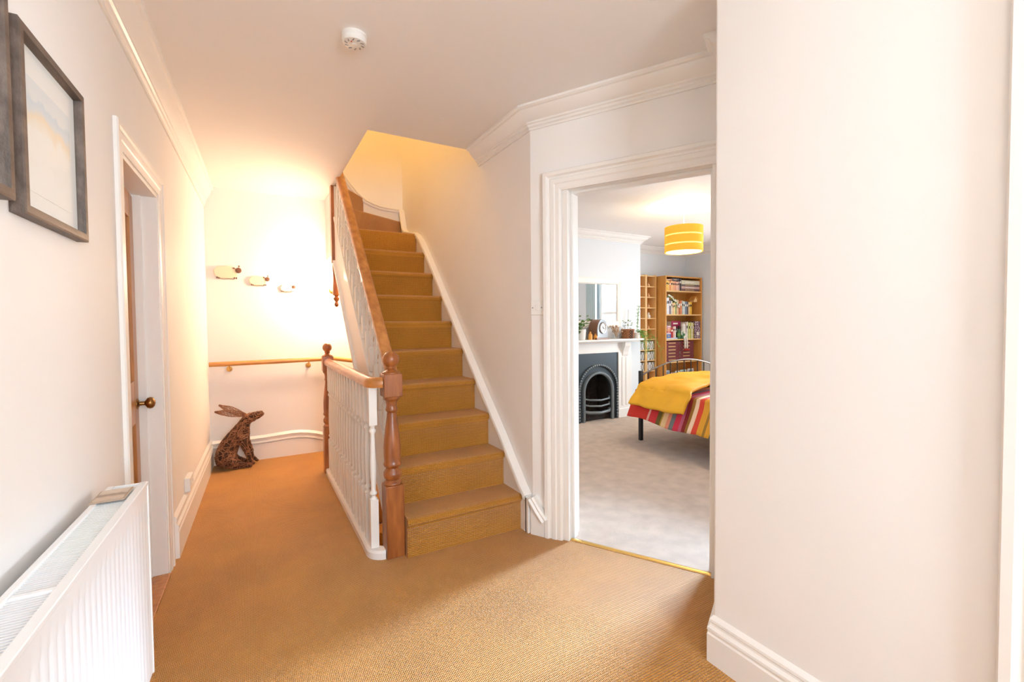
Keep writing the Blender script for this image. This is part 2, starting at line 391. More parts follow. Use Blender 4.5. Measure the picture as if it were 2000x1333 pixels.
# back wall skirting that swells and drops towards the lower stairs
m = MB(); m.prism([(XL(BY), 0), (0.66, 0), (0.66, -0.5), (1.44, -0.9), (1.44, -0.55), (1.0, -0.33), (0.78, -0.02), (0.68, 0.065), (0.58, 0.115), (0.45, 0.150), (0.32, 0.162), (0.1, 0.150), (XL(BY), 0.143)], BY - 0.018, BY, lambda a, b, c: (a, c, b))
m.sweep([(0, 0), (0.012, 0.024), (0.024, 0.024), (0.030, 0.014), (0.044, 0.018), (0.060, 0.026), (0.072, 0.010), (0.082, 0)],
        [(XL(BY), 0.138), (0.1, 0.145), (0.22, 0.152), (0.32, 0.157), (0.39, 0.154), (0.45, 0.145), (0.52, 0.128), (0.58, 0.108), (0.68, 0.058), (0.78, -0.03), (1.0, -0.34), (1.44, -0.57)],
        lambda a, b, q: (a, BY - q, b))
struct(m.build('baseboard_back', 'gloss_white', smooth=True, angle=25), 'white moulded skirting curving down behind the hare', 'skirting')
# bedroom skirting
struct(MB().sweep(base_prof(0.17, 0.02), [(6.22, 0.75), (6.22, 5.1), (4.64, 5.1), (4.64, FBY), (4.42, FBY)], plan(0)).build('baseboard_bedroom', 'gloss_white', smooth=True, angle=25), 'white skirting around the bedroom alcove', 'skirting')

# architraves
arch = [(0, 0), (0, 0.012), (0.012, 0.018), (0.034, 0.018), (0.040, 0.024), (0.062, 0.024), (0.068, 0.018), (0.078, 0.022), (0.085, 0.034), (0.104, 0.034), (0.110, 0.024), (0.110, 0)]
struct(MB().sweep([(p * .85, q * .45) for p, q in arch], [(DY1, 0), (DY1, DZ), (DY0, DZ), (DY0, 0)][::-1], LWf).build('trim_4', 'gloss_white', smooth=True, angle=25), 'white moulded architrave around the pine door', 'architrave')
struct(MB().sweep(arch, [(0.20, 0), (0.20, 2.0), (1.005, 2.0), (1.005, 0)], AW).build('trim_5', 'gloss_white', smooth=True, angle=25), 'white moulded architrave around the bedroom doorway', 'architrave')
def RWf(y, z, t): return (RWX - t, y, z)
struct(MB().sweep(arch, [(-0.55, 0), (-0.55, 2.05), (0.22, 2.05), (0.22, 0)], RWf).build('trim_6', 'gloss_white', smooth=True, angle=25), 'white architrave at the far right edge of view', 'architrave')
# linings
m = MB(); m.mbox(AW, 0.205, 0.235, 0, 2.0, -0.15, 0.004); m.mbox(AW, 0.985, 1.0, 0, 2.0, -0.15, 0.004); m.mbox(AW, 0.205, 1.0, 2.0, 2.03, -0.15, 0.004)
m.mbox(AW, 0.235, 0.249, 0, 1.986, -0.10, -0.045); m.mbox(AW, 0.971, 0.985, 0, 1.986, -0.10, -0.045); m.mbox(AW, 0.235, 0.985, 1.986, 2.0, -0.10, -0.045)
struct(m.build('trim_7', 'gloss_white', bevel=0.002), 'white timber lining inside the bedroom doorway', 'door lining')
m = MB(); m.mbox(LWf, DY1 - .02, DY1, 0, DZ, -0.25, 0.002); m.mbox(LWf, DY0, DY0 + .02, 0, DZ, -0.25, 0.002); m.mbox(LWf, DY0, DY1, DZ - .02, DZ, -0.25, 0.002)
m.mbox(LWf, DY1 - .032, DY1 - .02, 0, DZ - .02, -0.10, -0.06)
struct(m.build('trim_8', 'gloss_white', bevel=0.002), 'deep white lining around the pine door', 'door lining')
struct(MB().mbox(LWf, DY0 + .02, DY1 - .02, 0, 0.012, -0.12, 0.012).build('trim_9', 'pine', bevel=0.003), 'brown threshold strip under the pine door', 'threshold')
m = MB(); m.sweep([(-0.014, 0), (-0.012, 0.004), (-0.005, 0.006), (0.005, 0.006), (0.012, 0.004), (0.014, 0)], [AW(0.236, 0, -0.03)[:2], AW(0.984, 0, -0.03)[:2]], plan(0))
struct(m.build('trim_10', 'brass', smooth=True), 'brass carpet strip across the bedroom doorway', 'threshold')
# white door closing the right-hand doorway
d3 = struct(MB().box(RWX + .03, RWX + .07, -0.55, 0.22, 0.01, 2.05).build('door_3', 'gloss_white', bevel=0.003), 'white door behind the architrave at far right', 'door')
m = MB(); m.box(RWX + .022, RWX + .032, -0.45, 0.12, 1.1, 1.9); m.box(RWX + .022, RWX + .032, -0.45, 0.12, 0.2, 0.9); m.build('door_panel', 'gloss_white', d3, bevel=0.004)

# ------------------------------------------------------------------ pine door ajar
def pine_door():
    H = Vector((XL(2.22) - 0.066, 2.222)); ang = math.radians(4.2); Wd = 0.585
    ca, sa = math.cos(ang), math.sin(ang)
    def DF(a, z, t):   # a along the leaf from the hinge, t towards the hall
        return (H.x - a * sa + t * ca + 0.0245 * a, H.y + a * ca + t * sa, z)
    r = thing('door_1', (H.x, H.y, 0), 'stripped pine panelled door standing ajar behind the radiator', 'door', kind='structure')
    for a0, a1 in ((0, 0.10), (Wd - 0.10, Wd)):
        MB().mbox(DF, a0, a1, 0.012, DZ - .03, -0.018, 0.018).build('stile', 'pine', r, bevel=0.002)
    for z0, z1 in ((0.012, 0.22), (0.80, 1.0), (1.76, DZ - .03)):
        MB().mbox(DF, 0.10, Wd - 0.10, z0, z1, -0.017, 0.017).build('rail', 'pine', r, bevel=0.002)
    MB().mbox(DF, 0.26, 0.325, 0.22, 1.76, -0.016, 0.016).build('muntin', 'pine', r, bevel=0.002)
    for a0, a1 in ((0.10, 0.26), (0.325, Wd - .10)):
        for z0, z1 in ((0.22, 0.80), (1.0, 1.76)):
            MB().mbox(DF, a0, a1, z0, z1, -0.006, 0.006).build('panel', 'pine', r)
    k = MB(); kc = (Wd - 0.045, 0.885)
    k.lathe([(0.026, 0.016), (0.026, 0.020), (0.020, 0.024), (0.010, 0.027), (0.009, 0.045), (0.014, 0.050), (0.024, 0.056), (0.028, 0.066), (0.026, 0.076), (0.016, 0.084), (0.002, 0.087)],
            n=18, fn=lambda x, y, z: DF(kc[0] + x, kc[1] + y, z))
    tag(k.build('door_knob', 'brass_dark', r, smooth=True), 'round aged brass door knob')
    for z in (0.3, 1.6):
        MB().mbox(DF, 0.0, 0.012, z, z + .08, 0.018, 0.022).build('hinge', 'brass_dark', r)
pine_door()

# ------------------------------------------------------------------ assumed hall window behind the viewpoint, bedroom window
def window(name, fn, a0, a1, z0, z1, label):
    """fn(a, z, t) t into the room"""
    r = thing(name, fn((a0 + a1) / 2, z0, 0), label, 'window', kind='structure')
    mid = (z0 + z1) / 2
    MB().sweep([(0, -0.08), (0, 0.0), (-0.05, 0.0), (-0.05, -0.08)], [(a0, z0), (a0, z1), (a1, z1), (a1, z0)], fn, closed=True).build('window_frame', 'gloss_white', r)
    MB().mbox(fn, a0 + .05, a1 - .05, mid - .025, mid + .025, -0.07, -0.02).build('meeting_rail', 'gloss_white', r)
    MB().mbox(fn, (a0 + a1) / 2 - .012, (a0 + a1) / 2 + .012, z0 + .05, z1 - .05, -0.062, -0.03).build('glazing_bar', 'gloss_white', r)
    for q0, q1 in ((z0 + .05, mid - .025), (mid + .025, z1 - .05)):
        for b0, b1 in ((a0 + .05, (a0 + a1) / 2 - .012), ((a0 + a1) / 2 + .012, a1 - .05)):
            MB().mbox(fn, b0, b1, q0, q1, -0.05, -0.046).build('pane', 'pane_glass', r)
    MB().mbox(fn, a0 - .06, a1 + .06, z0 - .035, z0, -0.05, 0.07).build('window_sill', 'gloss_white', r, bevel=0.004)
    return r
window('window_1', lambda a, z, t: (6.22 - t, a, z), WY0, WY1, WZ0, WZ1, 'white sash window seen in the bedroom mirror')
window('assumed_window_2', lambda a, z, t: (a, -2.3 + t, z), 0.05, 1.05, 0.85, 2.15, 'assumed white hall window behind the viewpoint')  # second window is out of view, assumed as source of hall daylight
def curtain(y0, y1, label):
    r = thing('curtain', (6.13, (y0 + y1) / 2, 0.1), label, 'curtain', None)
    n = 60; vs = []; fs = []
    for i in range(n + 1):
        y = y0 + (y1 - y0) * i / n; x = 6.13 + 0.035 * math.sin(i * 2 * PI / 10)
        vs += [(x, y, 0.1), (x, y, 2.2), (x + .006, y, 2.2), (x + .006, y, 0.1)]
    for i in range(n):
        for k in range(4): fs.append((i*4+k, i*4+(k+1)%4, i*4+4+(k+1)%4, i*4+4+k))
    MB().add(vs, fs).build('drape', 'curtain_cloth', r, smooth=True, angle=60)
    MB().box(6.10, 6.16, y0, y1, 2.2, 2.23).build('heading_tape', 'curtain_cloth', r)
curtain(1.52, 1.87, 'grey-blue curtain reflected left of the window in the mirror')

# ------------------------------------------------------------------ staircase up
RISE, GO, Y1 = 0.213, 0.2145, 2.36
def nose(y): return RISE + (y - Y1) * RISE / GO
ST = thing('staircase', (1.05, Y1, 0), 'carpeted staircase rising and turning left at the top', 'staircase')
SX0, SX1 = 0.70, 1.408
def tread_prof(y, z0, z1, go):
    p = [(y + 0.004, z0), (y + 0.004, z1 - 0.05), (y - 0.012, z1 - 0.034)]
    for k in range(6):
        a = PI - k / 5 * PI / 2
        p.append((y + 0.010 + 0.022 * math.cos(a), z1 - 0.022 + 0.022 * math.sin(a)))
    return p + [(y + go + 0.03, z1), (y + go + 0.03, z0)]
for i in range(9):
    y = Y1 + GO * i
    MB().prism(tread_prof(y, RISE * i, RISE * (i + 1), GO), SX0, SX1, lambda a, b, c: (c, a, b)).build('step', 'sisal', ST, smooth=True, angle=50)
# winders turning left round the upper newel
Y10 = Y1 + GO * 9
PV = (0.70, 4.36)
def wind(poly, z0, z1):
    m = MB(); m.prism(poly, z0, z1)
    return m.build('winder_step', 'sisal', ST, bevel=0.018, seg=3)
wind([(SX0, Y10), (SX1, Y10), (SX1, 4.825), (PV[0], PV[1] + .01)], RISE * 9, RISE * 10)
wind([(PV[0], PV[1]), (SX1, 4.79), (SX1, 4.835), (PV[0], 4.835)], RISE * 10, RISE * 11)
wind([(PV[0], PV[1] + .04), (1.03, 4.835), (0.672, 4.835), (0.672, PV[1] + .04)], RISE * 11, RISE * 12)
wind([(0.672, PV[1] + .02), (0.672, 4.835), (0.30, 4.835), (0.30, PV[1] + .02)], 2.765, 2.775)
# wall string with moulded capping, wall side and back
top = [(2.30, 0.215), (2.36, 0.265), (2.60, 0.515), (2.90, 0.80), (3.26, 1.155), (3.70, 1.59), (4.0, 1.885), (4.16, 2.03), (4.27, 2.10), (4.36, 2.135), (4.50, 2.165), (4.66, 2.20), (4.72, 2.24), (4.76, 2.33), (4.80, 2.44), (4.835, 2.465)]
low = [(4.835, 1.7), (2.9, 0.0), (2.30, 0.0)]
MB().prism(top + low, SX1 - 0.004, SWX, lambda a, b, c: (c, a, b)).build('wall_string', 'gloss_white', ST)
cap = [(-0.028, 0.0), (-0.028, 0.010), (-0.018, 0.018), (-0.008, 0.014), (0.004, 0.024), (0.014, 0.020), (0.018, 0.010), (0.018, -0.03), (-0.028, -0.03)]
MB().sweep(cap, top, lambda a, b, q: (SX1 - q, a, b)).build('string_moulding', 'gloss_white', ST, smooth=True, angle=30)
btop = [(1.43, 2.465), (1.30, 2.468), (1.20, 2.475), (1.12, 2.495), (1.047, 2.525), (0.97, 2.585), (0.89, 2.68), (0.80, 2.80), (0.70, 2.93)]
MB().prism(btop + [(0.70, 2.2), (1.43, 2.0)], BY - .028, BY, lambda a, b, c: (a, c, b)).build('wall_string', 'gloss_white', ST)
MB().sweep([(-p, q) for p, q in cap], btop, lambda a, b, q: (a, BY - .028 - q, b)).build('string_moulding', 'gloss_white', ST, smooth=True, angle=30)
# foot of the string sweeping round onto the angled wall
m = MB(); m.prism([(0.0, 0), (0.09, 0), (0.09, 0.095), (0.045, 0.15), (0.0, 0.215)], 0, 0.030, AW); m.build('string_foot', 'gloss_white', ST)
MB().sweep(cap, [(0.09, 0.095), (0.045, 0.15), (0.0, 0.215)], lambda a, b, q: AW(a, b, 0.030 + q)).build('string_moulding', 'gloss_white', ST, smooth=True, angle=30)
MB().box(SX1 - .004, SWX, 2.28, 2.31, 0, 0.21).build('string_foot', 'gloss_white', ST)
# outer string, soffit
def lowz(y): return (y - 2.50) * RISE / GO
sy0, sy1 = 2.50, 4.30
MB().prism([(sy0, max(0, lowz(sy0))), (sy1, lowz(sy1)), (sy1, nose(sy1) + .05), (sy0, nose(sy0) + .05)], 0.660, 0.70, lambda a, b, c: (c, a, b)).build('outer_string', 'gloss_white', ST, bevel=0.004)
MB().prism([(sy0, nose(sy0) + .05), (sy1, nose(sy1) + .05), (sy1, nose(sy1) + .075), (sy0, nose(sy0) + .075)], 0.652, 0.708, lambda a, b, c: (c, a, b)).build('string_capping', 'gloss_white', ST, bevel=0.004)
m = MB(); m.prism([(2.42, lowz(2.42) + .0), (4.30, lowz(4.30)), (4.30, lowz(4.30) + .04), (2.42, lowz(2.42) + .04)], 0.64, SWX, lambda a, b, c: (c, a, b))
m.box(0.668, SWX, 4.31, BY, 1.90, 1.925); m.box(0.662, 0.697, 4.306, BY, 1.895, 2.485); m.box(0.662, SWX, 4.302, 4.33, 1.76, 1.897)
m.build('soffit', 'hall_paint', ST)

# ------------------------------------------------------------------ staircase down
SD = thing('staircase', (1.0, 4.15, -0.4), 'carpeted lower stairs glimpsed in the well behind the front newel', 'staircase')
P0 = (0.64, 4.15); X1, Y2 = SWX, BY
def ray_hit(deg):
    a = math.radians(deg); dx, dy = math.cos(a), math.sin(a)
    t = min((X1 - P0[0]) / dx if dx > 1e-6 else 9, (Y2 - P0[1]) / dy if dy > 1e-6 else 9)
    return (P0[0] + dx * t, P0[1] + dy * t)
for k, (a0, a1) in enumerate(((90, 58), (58, 28), (28, 0))):
    q = [P0, ray_hit(a1)]
    h0, h1 = ray_hit(a0), ray_hit(a1)
    if abs(h0[1] - Y2) < 1e-4 and abs(h1[0] - X1) < 1e-4: q.append((X1, Y2))
    q.append(h0)
    MB().prism(q, -0.22 - RISE * (k + 1), -RISE * (k + 1)).build('winder_step', 'sisal', SD, bevel=0.015, seg=3)
for j in range(8):
    y = 4.15 - GO * j
    zt = -RISE * (4 + j)
    # nosing faces the viewer side (lower y)
    yy = y - GO
    pr = tread_prof(yy, zt - RISE, zt, GO)
    MB().prism(pr, 0.58, SWX, lambda a, b, c: (c, a, b)).build('step', 'sisal', SD, smooth=True, angle=50)

# ------------------------------------------------------------------ turned newels and balusters
def newel(parent, cx, cy, z0=0.0, w=0.098, label=None, name='newel_post', ztop=0.0):
    h = w / 2; m = MB()
    b = 0.39
    m.box(cx - h, cx + h, cy - h, cy + h, z0, z0 + b)
    m.lathe([(h*1.0, b), (h*.98, b+.012), (h*.78, b+.020), (h*.72, b+.026), (h*.92, b+.036), (h*1.0, b+.052), (h*.97, b+.066), (h*.74, b+.082), (h*.70, b+.092), (h*.94, b+.100),
             (h*.98, b+.110), (h*.92, b+.120), (h*.88, b+.125), (h*.93, b+.16), (h*.94, b+.20), (h*.86, b+.25), (h*.70, b+.31), (h*.56, b+.36), (h*.50, b+.392), (h*.62, b+.398), (h*.66, b+.405), (h*.60, b+.412),
             (h*.56, b+.43), (h*.66, b+.452), (h*.86, b+.460), (h*.9, b+.470), (h*.9, b+.478)], (cx, cy, z0), 24)
    m.box(cx - h, cx + h, cy - h, cy + h, z0 + 0.866, z0 + 0.990)
    o = m.build(name, 'newel_wood', parent, smooth=True, angle=30, bevel=0.004)
    f = MB().lathe([(h*.98, .988), (h*.98, .996), (h*.6, 1.004), (h*.42, 1.012), (h*.52, 1.020)] + [(math.sin(a) * h * .90, 1.064 - math.cos(a) * h * .90) for a in [0.62 + (PI - .64) * k / 12 for k in range(13)]], (cx, cy, z0), 22)
    f.build('ball_finial', 'newel_wood', o, smooth=True)
    return o
def baluster_mesh(h0, h1, w=0.036):
    """square ends, slim turned middle; h0..h1 total height"""
    m = MB(); q = w / 2; L = h1 - h0; a = h0 + L * .30; b = h0 + L * .76
    m.box(-q, q, -q, q, h0, a); m.box(-q, q, -q, q, b, h1)
    d = b - a
    m.lathe([(q, a), (q*.95, a+.006), (q*.6, a+.012), (q*.6, a+.02), (q*.98, a+.028), (q*.98, a+.036), (q*.62, a+.046), (q*.66, a+.06), (q*.82, a+d*.35), (q*.80, a+d*.5), (q*.6, b-.07), (q*.55, b-.05),
             (q*.95, b-.036), (q*.95, b-.028), (q*.6, b-.018), (q*.7, b-.010), (q*.95, b)], (0, 0, 0), 10)
    return m
# landing balustrade
LB = thing('landing_balustrade', (0.555, 3.3, 0), 'white spindled landing balustrade with varnished rail between two newels', 'balustrade')
newel(LB, 0.648, 2.447)
newel(LB, 0.555, 4.125, w=0.085)
curb = [(0.555, 4.08), (0.552, 2.56)] + [(0.602 - 0.052 * math.cos(a), 2.51 - 0.06 * math.sin(a)) for a in [k / 6 * PI / 2 for k in range(7)]]
MB().sweep([(-0.036, 0), (-0.036, 0.034), (-0.028, 0.046), (0.028, 0.046), (0.036, 0.034), (0.036, 0)], curb, plan(0)).build('base_rail', 'gloss_white', LB, smooth=True, angle=30)
rail_prof = [(-0.030, 0.0), (-0.034, 0.014), (-0.034, 0.030), (-0.026, 0.046), (-0.010, 0.054), (0.010, 0.054), (0.026, 0.046), (0.034, 0.030), (0.034, 0.014), (0.030, 0.0)]
MB().sweep(rail_prof, curb, plan(0.918)).build('handrail', 'rail_wood', LB, smooth=True, angle=50)
src = None
for k in range(15):
    y = 4.00 - k * 0.0985
    if src is None:
        src = baluster_mesh(0.044, 0.922).build('baluster', 'white_board', None, smooth=True, angle=40)
        src.parent = LB; src.location = Vector((0.5535, y, 0)) - OFF[LB.name]; o = src
    else:
        o = inst(src, LB, Vector((0.5535, y, 0)) - OFF[LB.name])
m = baluster_mesh(0.044, 0.922, 0.042).build('baluster', 'white_board', None, smooth=True, angle=40)
m.parent = LB; m.location = Vector((0.556, 2.497, 0)) - OFF[LB.name]
# stair balustrade
SB = thing('stair_balustrade', (0.665, 3.4, 0.6), 'varnished stair handrail on white spindles climbing left of the stairs', 'balustrade')
def rz(y): return 1.00 + (y - 2.58) * RISE / GO
pr = [(p, q) for p, q in rail_prof]
path = [(2.497, rz(2.497)), (4.30, rz(4.30))]
# rail cross-section swept in the y-z plane: p across x, q up
vs = []; fs = []; n = len(rail_prof)
for y, z in path:
    for p, q in rail_prof: vs.append((0.680 + p, y, z - 0.02 + q * 1.25))
for k in range(n): fs.append((k, (k+1) % n, n + (k+1) % n, n + k))
fs += [tuple(range(n - 1, -1, -1)), tuple(range(n, 2 * n))]
MB().add(vs, fs).build('handrail', 'rail_wood', SB, smooth=True, angle=50)
for k in range(16):
    y = 2.60 + k * 0.1072
    z0 = nose(y) + 0.07; z1 = rz(y) - 0.012
    m = baluster_mesh(0, z1 - z0 + .02, 0.034)
    if k == 0: bs = m.build('baluster', 'white_board', None, smooth=True, angle=40); bs.parent = SB; bs.location = Vector((0.680, y, z0)) - OFF[SB.name]
    else: inst(bs, SB, Vector((0.680, y, z0)) - OFF[SB.name])
# upper newel with turned drop
UN = MB(); cx, cy, h = 0.672, 4.345, 0.036
UN.box(cx - h, cx + h, cy - h, cy + h, 1.80, 3.4)
UN.box(cx - h*.82, cx + h*.82, cy - h*.82, cy + h*.82, 1.52, 1.80)
UN.lathe([(0.002, 1.415), (0.012, 1.42), (0.020, 1.435), (0.016, 1.452), (0.010, 1.462), (0.020, 1.475), (0.026, 1.487), (0.026, 1.497), (0.014, 1.507), (0.020, 1.52)], (cx, cy, 0), 16)
UN.build('newel_drop', 'newel_wood', SB, smooth=True, angle=30, bevel=0.003)

# ------------------------------------------------------------------ wall handrail on the back wall
WR = thing('wall_handrail', (0.4, BY, 0.9), 'slim wooden handrail on brass brackets across the end wall', 'handrail')
MB().tube([(XL(BY) + .01, BY - .075, 0.915), (0.2, BY - .075, 0.918), (0.70, BY - .075, 0.925), (0.95, BY - .085, 0.88), (1.40, BY - .09, 0.60)], 0.021, 12).build('rail', 'wall_rail_wood', WR, smooth=True)
for x in (-0.18, 0.477, 1.1):
    z = 0.918 if x < .6 else 0.79
    b = MB().lathe([(0.024, 0), (0.024, 0.004), (0.010, 0.008), (0.008, 0.02)], n=14, fn=lambda a, b_, c: (x + a, BY - c, z - .055 + b_)).tube([(x, BY - .012, z - .055), (x, BY - .05, z - .058), (x, BY - .07, z - .045), (x, BY - .075, z - .018)], 0.007, 8).ball((x, BY - .062, z - .055), 0.012)
    b.build('bracket', 'brass', WR, smooth=True)

# ------------------------------------------------------------------ assumed wall lamp, unseen, added behind the upper newel as source of the glow
SL = thing('assumed_wall_lamp', (0.715, BY, 1.62), 'assumed small brass wall lamp, unseen behind the hanging newel drop', 'lamp')
MB().lathe([(0.035, 0), (0.035, 0.006), (0.02, 0.012), (0.008, 0.014)], n=16, fn=lambda a, b, c: (0.715 + a, BY - c, 1.60 + b)).build('back_plate', 'brass', SL, smooth=True)
MB().tube([(0.715, BY - .012, 1.60), (0.715, BY - .10, 1.575), (0.715, BY - .20, 1.58), (0.715, BY - .22, 1.61)], 0.006, 8).build('arm', 'brass', SL, smooth=True)
MB().lathe([(0.014, 1.61), (0.016, 1.63), (0.016, 1.645)], (0.715, BY - .22, 0), 12).build('lamp_holder', 'brass', SL, smooth=True)
MB().lathe([(0.012, 1.645), (0.020, 1.665), (0.022, 1.685), (0.014, 1.72), (0.002, 1.745)], (0.715, BY - .22, 0), 14).build('bulb', 'bulb_glow', SL, smooth=True)
light('assumed_wall_lamp_light', 'POINT', (0.70, BY - .30, 1.70), 55, (1.0, 0.68, 0.43), 0.10)  # warm light of the assumed lamp, set near its bulb

# ------------------------------------------------------------------ radiator
RD = thing('radiator', (XL(1.06) + .09, 1.06, 0.17), 'white double panel radiator under the pictures', 'radiator')
ry0, ry1, rzb, rzt = 0.36, 1.76, 0.17, 0.775
def RF(y, z, t): return (XL(1.06) + 0.0245 * (y - 1.06) + t, y, z)
def panel(t, sgn):
    n = 240; vs = []; fs = []
    prof = [(rzb + .012, 0), (rzb + .045, 0), (rzb + .055, 1), (rzt - .065, 1), (rzt - .055, 0), (rzt - .012, 0), (rzt - .004, -.3)]
    for i in range(n + 1):
        y = ry0 + .004 + (ry1 - ry0 - .008) * i / n
        ph = (i % 6); gr = 0.002 if ph in (2, 3) else 0.0
        for z, g in prof: vs.append(RF(y, z, t - sgn * (gr * max(g, 0)) - (0.006 if g < 0 else 0) * sgn))
    k = len(prof)
    for i in range(n):
        for j in range(k - 1): fs.append((i*k+j, (i+1)*k+j, (i+1)*k+j+1, i*k+j+1))
    return MB().add(vs, fs)
panel(0.128, 1).build('front_panel', 'radiator_white', RD, smooth=True, angle=30)
MB().mbox(RF, ry0 + .004, ry1 - .004, rzb + .012, rzt - .01, 0.04, 0.048).build('back_panel', 'radiator_white', RD)
for y in (ry0, ry1):
    MB().mbox(RF, y - .004, y + .004, rzb + .005, rzt, 0.036, 0.131).build('end_cover', 'radiator_white', RD, bevel=0.003)
m = MB(); m.mbox(RF, ry0, ry1, rzt - .010, rzt + .002, 0.110, 0.131); m.mbox(RF, ry0, ry1, rzt - .010, rzt + .002, 0.036, 0.050); m.mbox(RF, (ry0 + ry1) / 2 + .06, (ry0 + ry1) / 2 + .075, rzt - .010, rzt, 0.050, 0.110)
m.build('top_frame', 'radiator_white', RD, bevel=0.002)
m = MB(); ns = 150
for i in range(ns):
    y = ry0 + .006 + (ry1 - ry0 - .012) * i / ns
    m.mbox(RF, y, y + .0046, rzt - .012, rzt - .003, 0.049, 0.111)
g = m.build('top_grille', 'radiator_white', RD); g['kind'] = 'stuff'; g['label'] = 'slotted white grille along the radiator top'
MB().mbox(RF, ry0 + .01, ry1 - .01, rzt - .06, rzt - .055, 0.049, 0.12).build('convector', 'slot_grey', RD)  # plate coloured dark grey to paint in the shade between the grille slats
for y in (ry0 + .25, ry1 - .25): MB().mbox(RF, y, y + .03, rzb + .1, rzt - .1, -0.0, 0.04).build('wall_bracket', 'radiator_white', RD)
def art(name, fn_colors):
    m, nt, b = nodes(name); inp(b, Roughness=0.5)
    N = nt.nodes.new; L = nt.links.new
    tc = N('ShaderNodeTexCoord'); sp = N('ShaderNodeSeparateXYZ'); L(tc.outputs['Generated'], sp.inputs[0])
    no = N('ShaderNodeTexNoise'); no.inputs['Scale'].default_value = 3.5; no.inputs['Detail'].default_value = 5; L(tc.outputs['Generated'], no.inputs['Vector'])
    a = N('ShaderNodeMath'); a.operation = 'MULTIPLY_ADD'; L(no.outputs[0], a.inputs[0]); a.inputs[1].default_value = 0.30
    L(sp.outputs[fn_colors[0]], a.inputs[2])
    r = N('ShaderNodeValToRGB'); els = r.color_ramp.elements
    for i, (p, c) in enumerate(fn_colors[1]):
        e = els[i] if i < 2 else els.new(p)
        e.position = p; e.color = c4(c)
    L(a.outputs[0], r.inputs[0]); L(r.outputs[0], b.inputs['Base Color'])
art('card_print', (1, [(0.1, (0.55, 0.44, 0.34)), (0.4, (0.62, 0.50, 0.40)), (0.62, (0.30, 0.22, 0.17)), (0.8, (0.62, 0.52, 0.42)), (1.0, (0.66, 0.57, 0.48))]))
cd = thing('coaster', (XL(1.63) + .09, 1.63, rzt), 'small brown patterned coaster lying on the radiator top', 'coaster')
MB().mbox(RF, 1.600, 1.705, rzt + .002, rzt + .007, 0.034, 0.108).build('board', 'coaster_edge', cd, bevel=0.004)
MB().mbox(RF, 1.605, 1.700, rzt + .007, rzt + .008, 0.039, 0.103).build('print', 'card_print', cd)

# ------------------------------------------------------------------ framed pictures
art('watercolour_a', (2, [(0.2, (0.92, 0.92, 0.91)), (0.70, (0.91, 0.895, 0.865)), (0.82, (0.90, 0.78, 0.62)), (0.90, (0.74, 0.79, 0.84)), (0.97, (0.66, 0.75, 0.84)), (1.0, (0.80, 0.84, 0.87))]))
art('watercolour_b', (2, [(0.2, (0.84, 0.86, 0.83)), (0.5, (0.62, 0.72, 0.74)), (0.9, (0.80, 0.78, 0.70)), (1.1, (0.7, 0.8, 0.85))]))
def picture(y0, y1, z0, z1, artm, label):
    r = thing('framed_picture', LWf((y0 + y1) / 2, z0, 0), label, 'picture', 'pictures above the radiator')
    MB().sweep([(0, 0), (0, 0.024), (-0.004, 0.026), (-0.020, 0.026), (-0.022, 0.012), (-0.022, 0)], [(y0, z0), (y0, z1), (y1, z1), (y1, z0)], LWf, closed=True).build('frame', 'frame_oak', r)
    a = 0.022
    MB().mbox(LWf, y0 + a, y1 - a, z0 + a, z1 - a, 0.002, 0.008).build('mount', 'mat_board', r)
    MB().mbox(LWf, y0 + .062, y1 - .062, z0 + .065, z1 - .085, 0.008, 0.009).build('painting', artm, r)
    MB().mbox(LWf, y0 + a, y1 - a, z0 + a, z1 - a, 0.011, 0.0125).build('glazing', 'pane_glass', r)
picture(1.33, 1.715, 1.49, 1.895, 'watercolour_a', 'pale seascape watercolour in a dark grained frame nearest the door')
picture(0.90, 1.29, 1.505, 1.92, 'watercolour_b', 'dark framed picture cut off by the left edge of view')

# ------------------------------------------------------------------ small fixtures
sd = thing('smoke_alarm', (0.41, 2.05, ZC), 'round white smoke alarm on the hall ceiling', 'smoke alarm')
MB().lathe([(0.052, 0), (0.052, -0.008), (0.049, -0.010), (0.049, -0.014)], (0.41, 2.05, ZC), 32).build('base', 'plastic_white', sd, smooth=True, angle=30)
MB().lathe([(0.046, -0.012), (0.050, -0.016), (0.050, -0.030), (0.046, -0.036), (0.030, -0.038), (0.001, -0.038)], (0.41, 2.05, ZC), 32).build('cover', 'plastic_white', sd, smooth=True, angle=30)
for k in range(10):
    a = 2 * PI * k / 10
    MB().box(-.007, .007, -.002, .002, -.0395, -.036).build('vent_slot', 'slot_grey', None).parent = sd
    s_ = sd.children[-1]; s_.location = (0.034 * math.cos(a), 0.034 * math.sin(a), 0); s_.rotation_euler = (0, 0, a + .6)
MB().lathe([(0.010, -0.038), (0.010, -0.041), (0.001, -0.042)], (0.41, 2.05, ZC), 16).build('test_button', 'plastic_white', sd, smooth=True)
MB().ball((0.395, 2.033, ZC - .039), 0.003, 8).build('indicator', 'doll_red', sd)
ls = thing('light_switch', AW(0.043, 1.325, 0), 'white plastic light switch beside the bedroom door', 'light switch')
MB().mbox(AW, 0.0, 0.086, 1.30, 1.386, 0, 0.010).build('plate', 'plastic_white', ls, bevel=0.004)
MB().mbox(AW, 0.032, 0.055, 1.328, 1.358, 0.010, 0.0145).build('rocker', 'plastic_white', ls, bevel=0.002)
for s_ in (0.014, 0.072): MB().lathe([(0.004, .010), (0.004, .0112), (0.001, .0115)], n=10, fn=lambda a, b, c, s_=s_: AW(s_ + a, 1.343 + b, c)).build('screw', 'slot_grey', ls)
so = thing('power_socket', LWf(3.46, 0.25, 0), 'cream double socket on the wall past the pine door', 'socket')
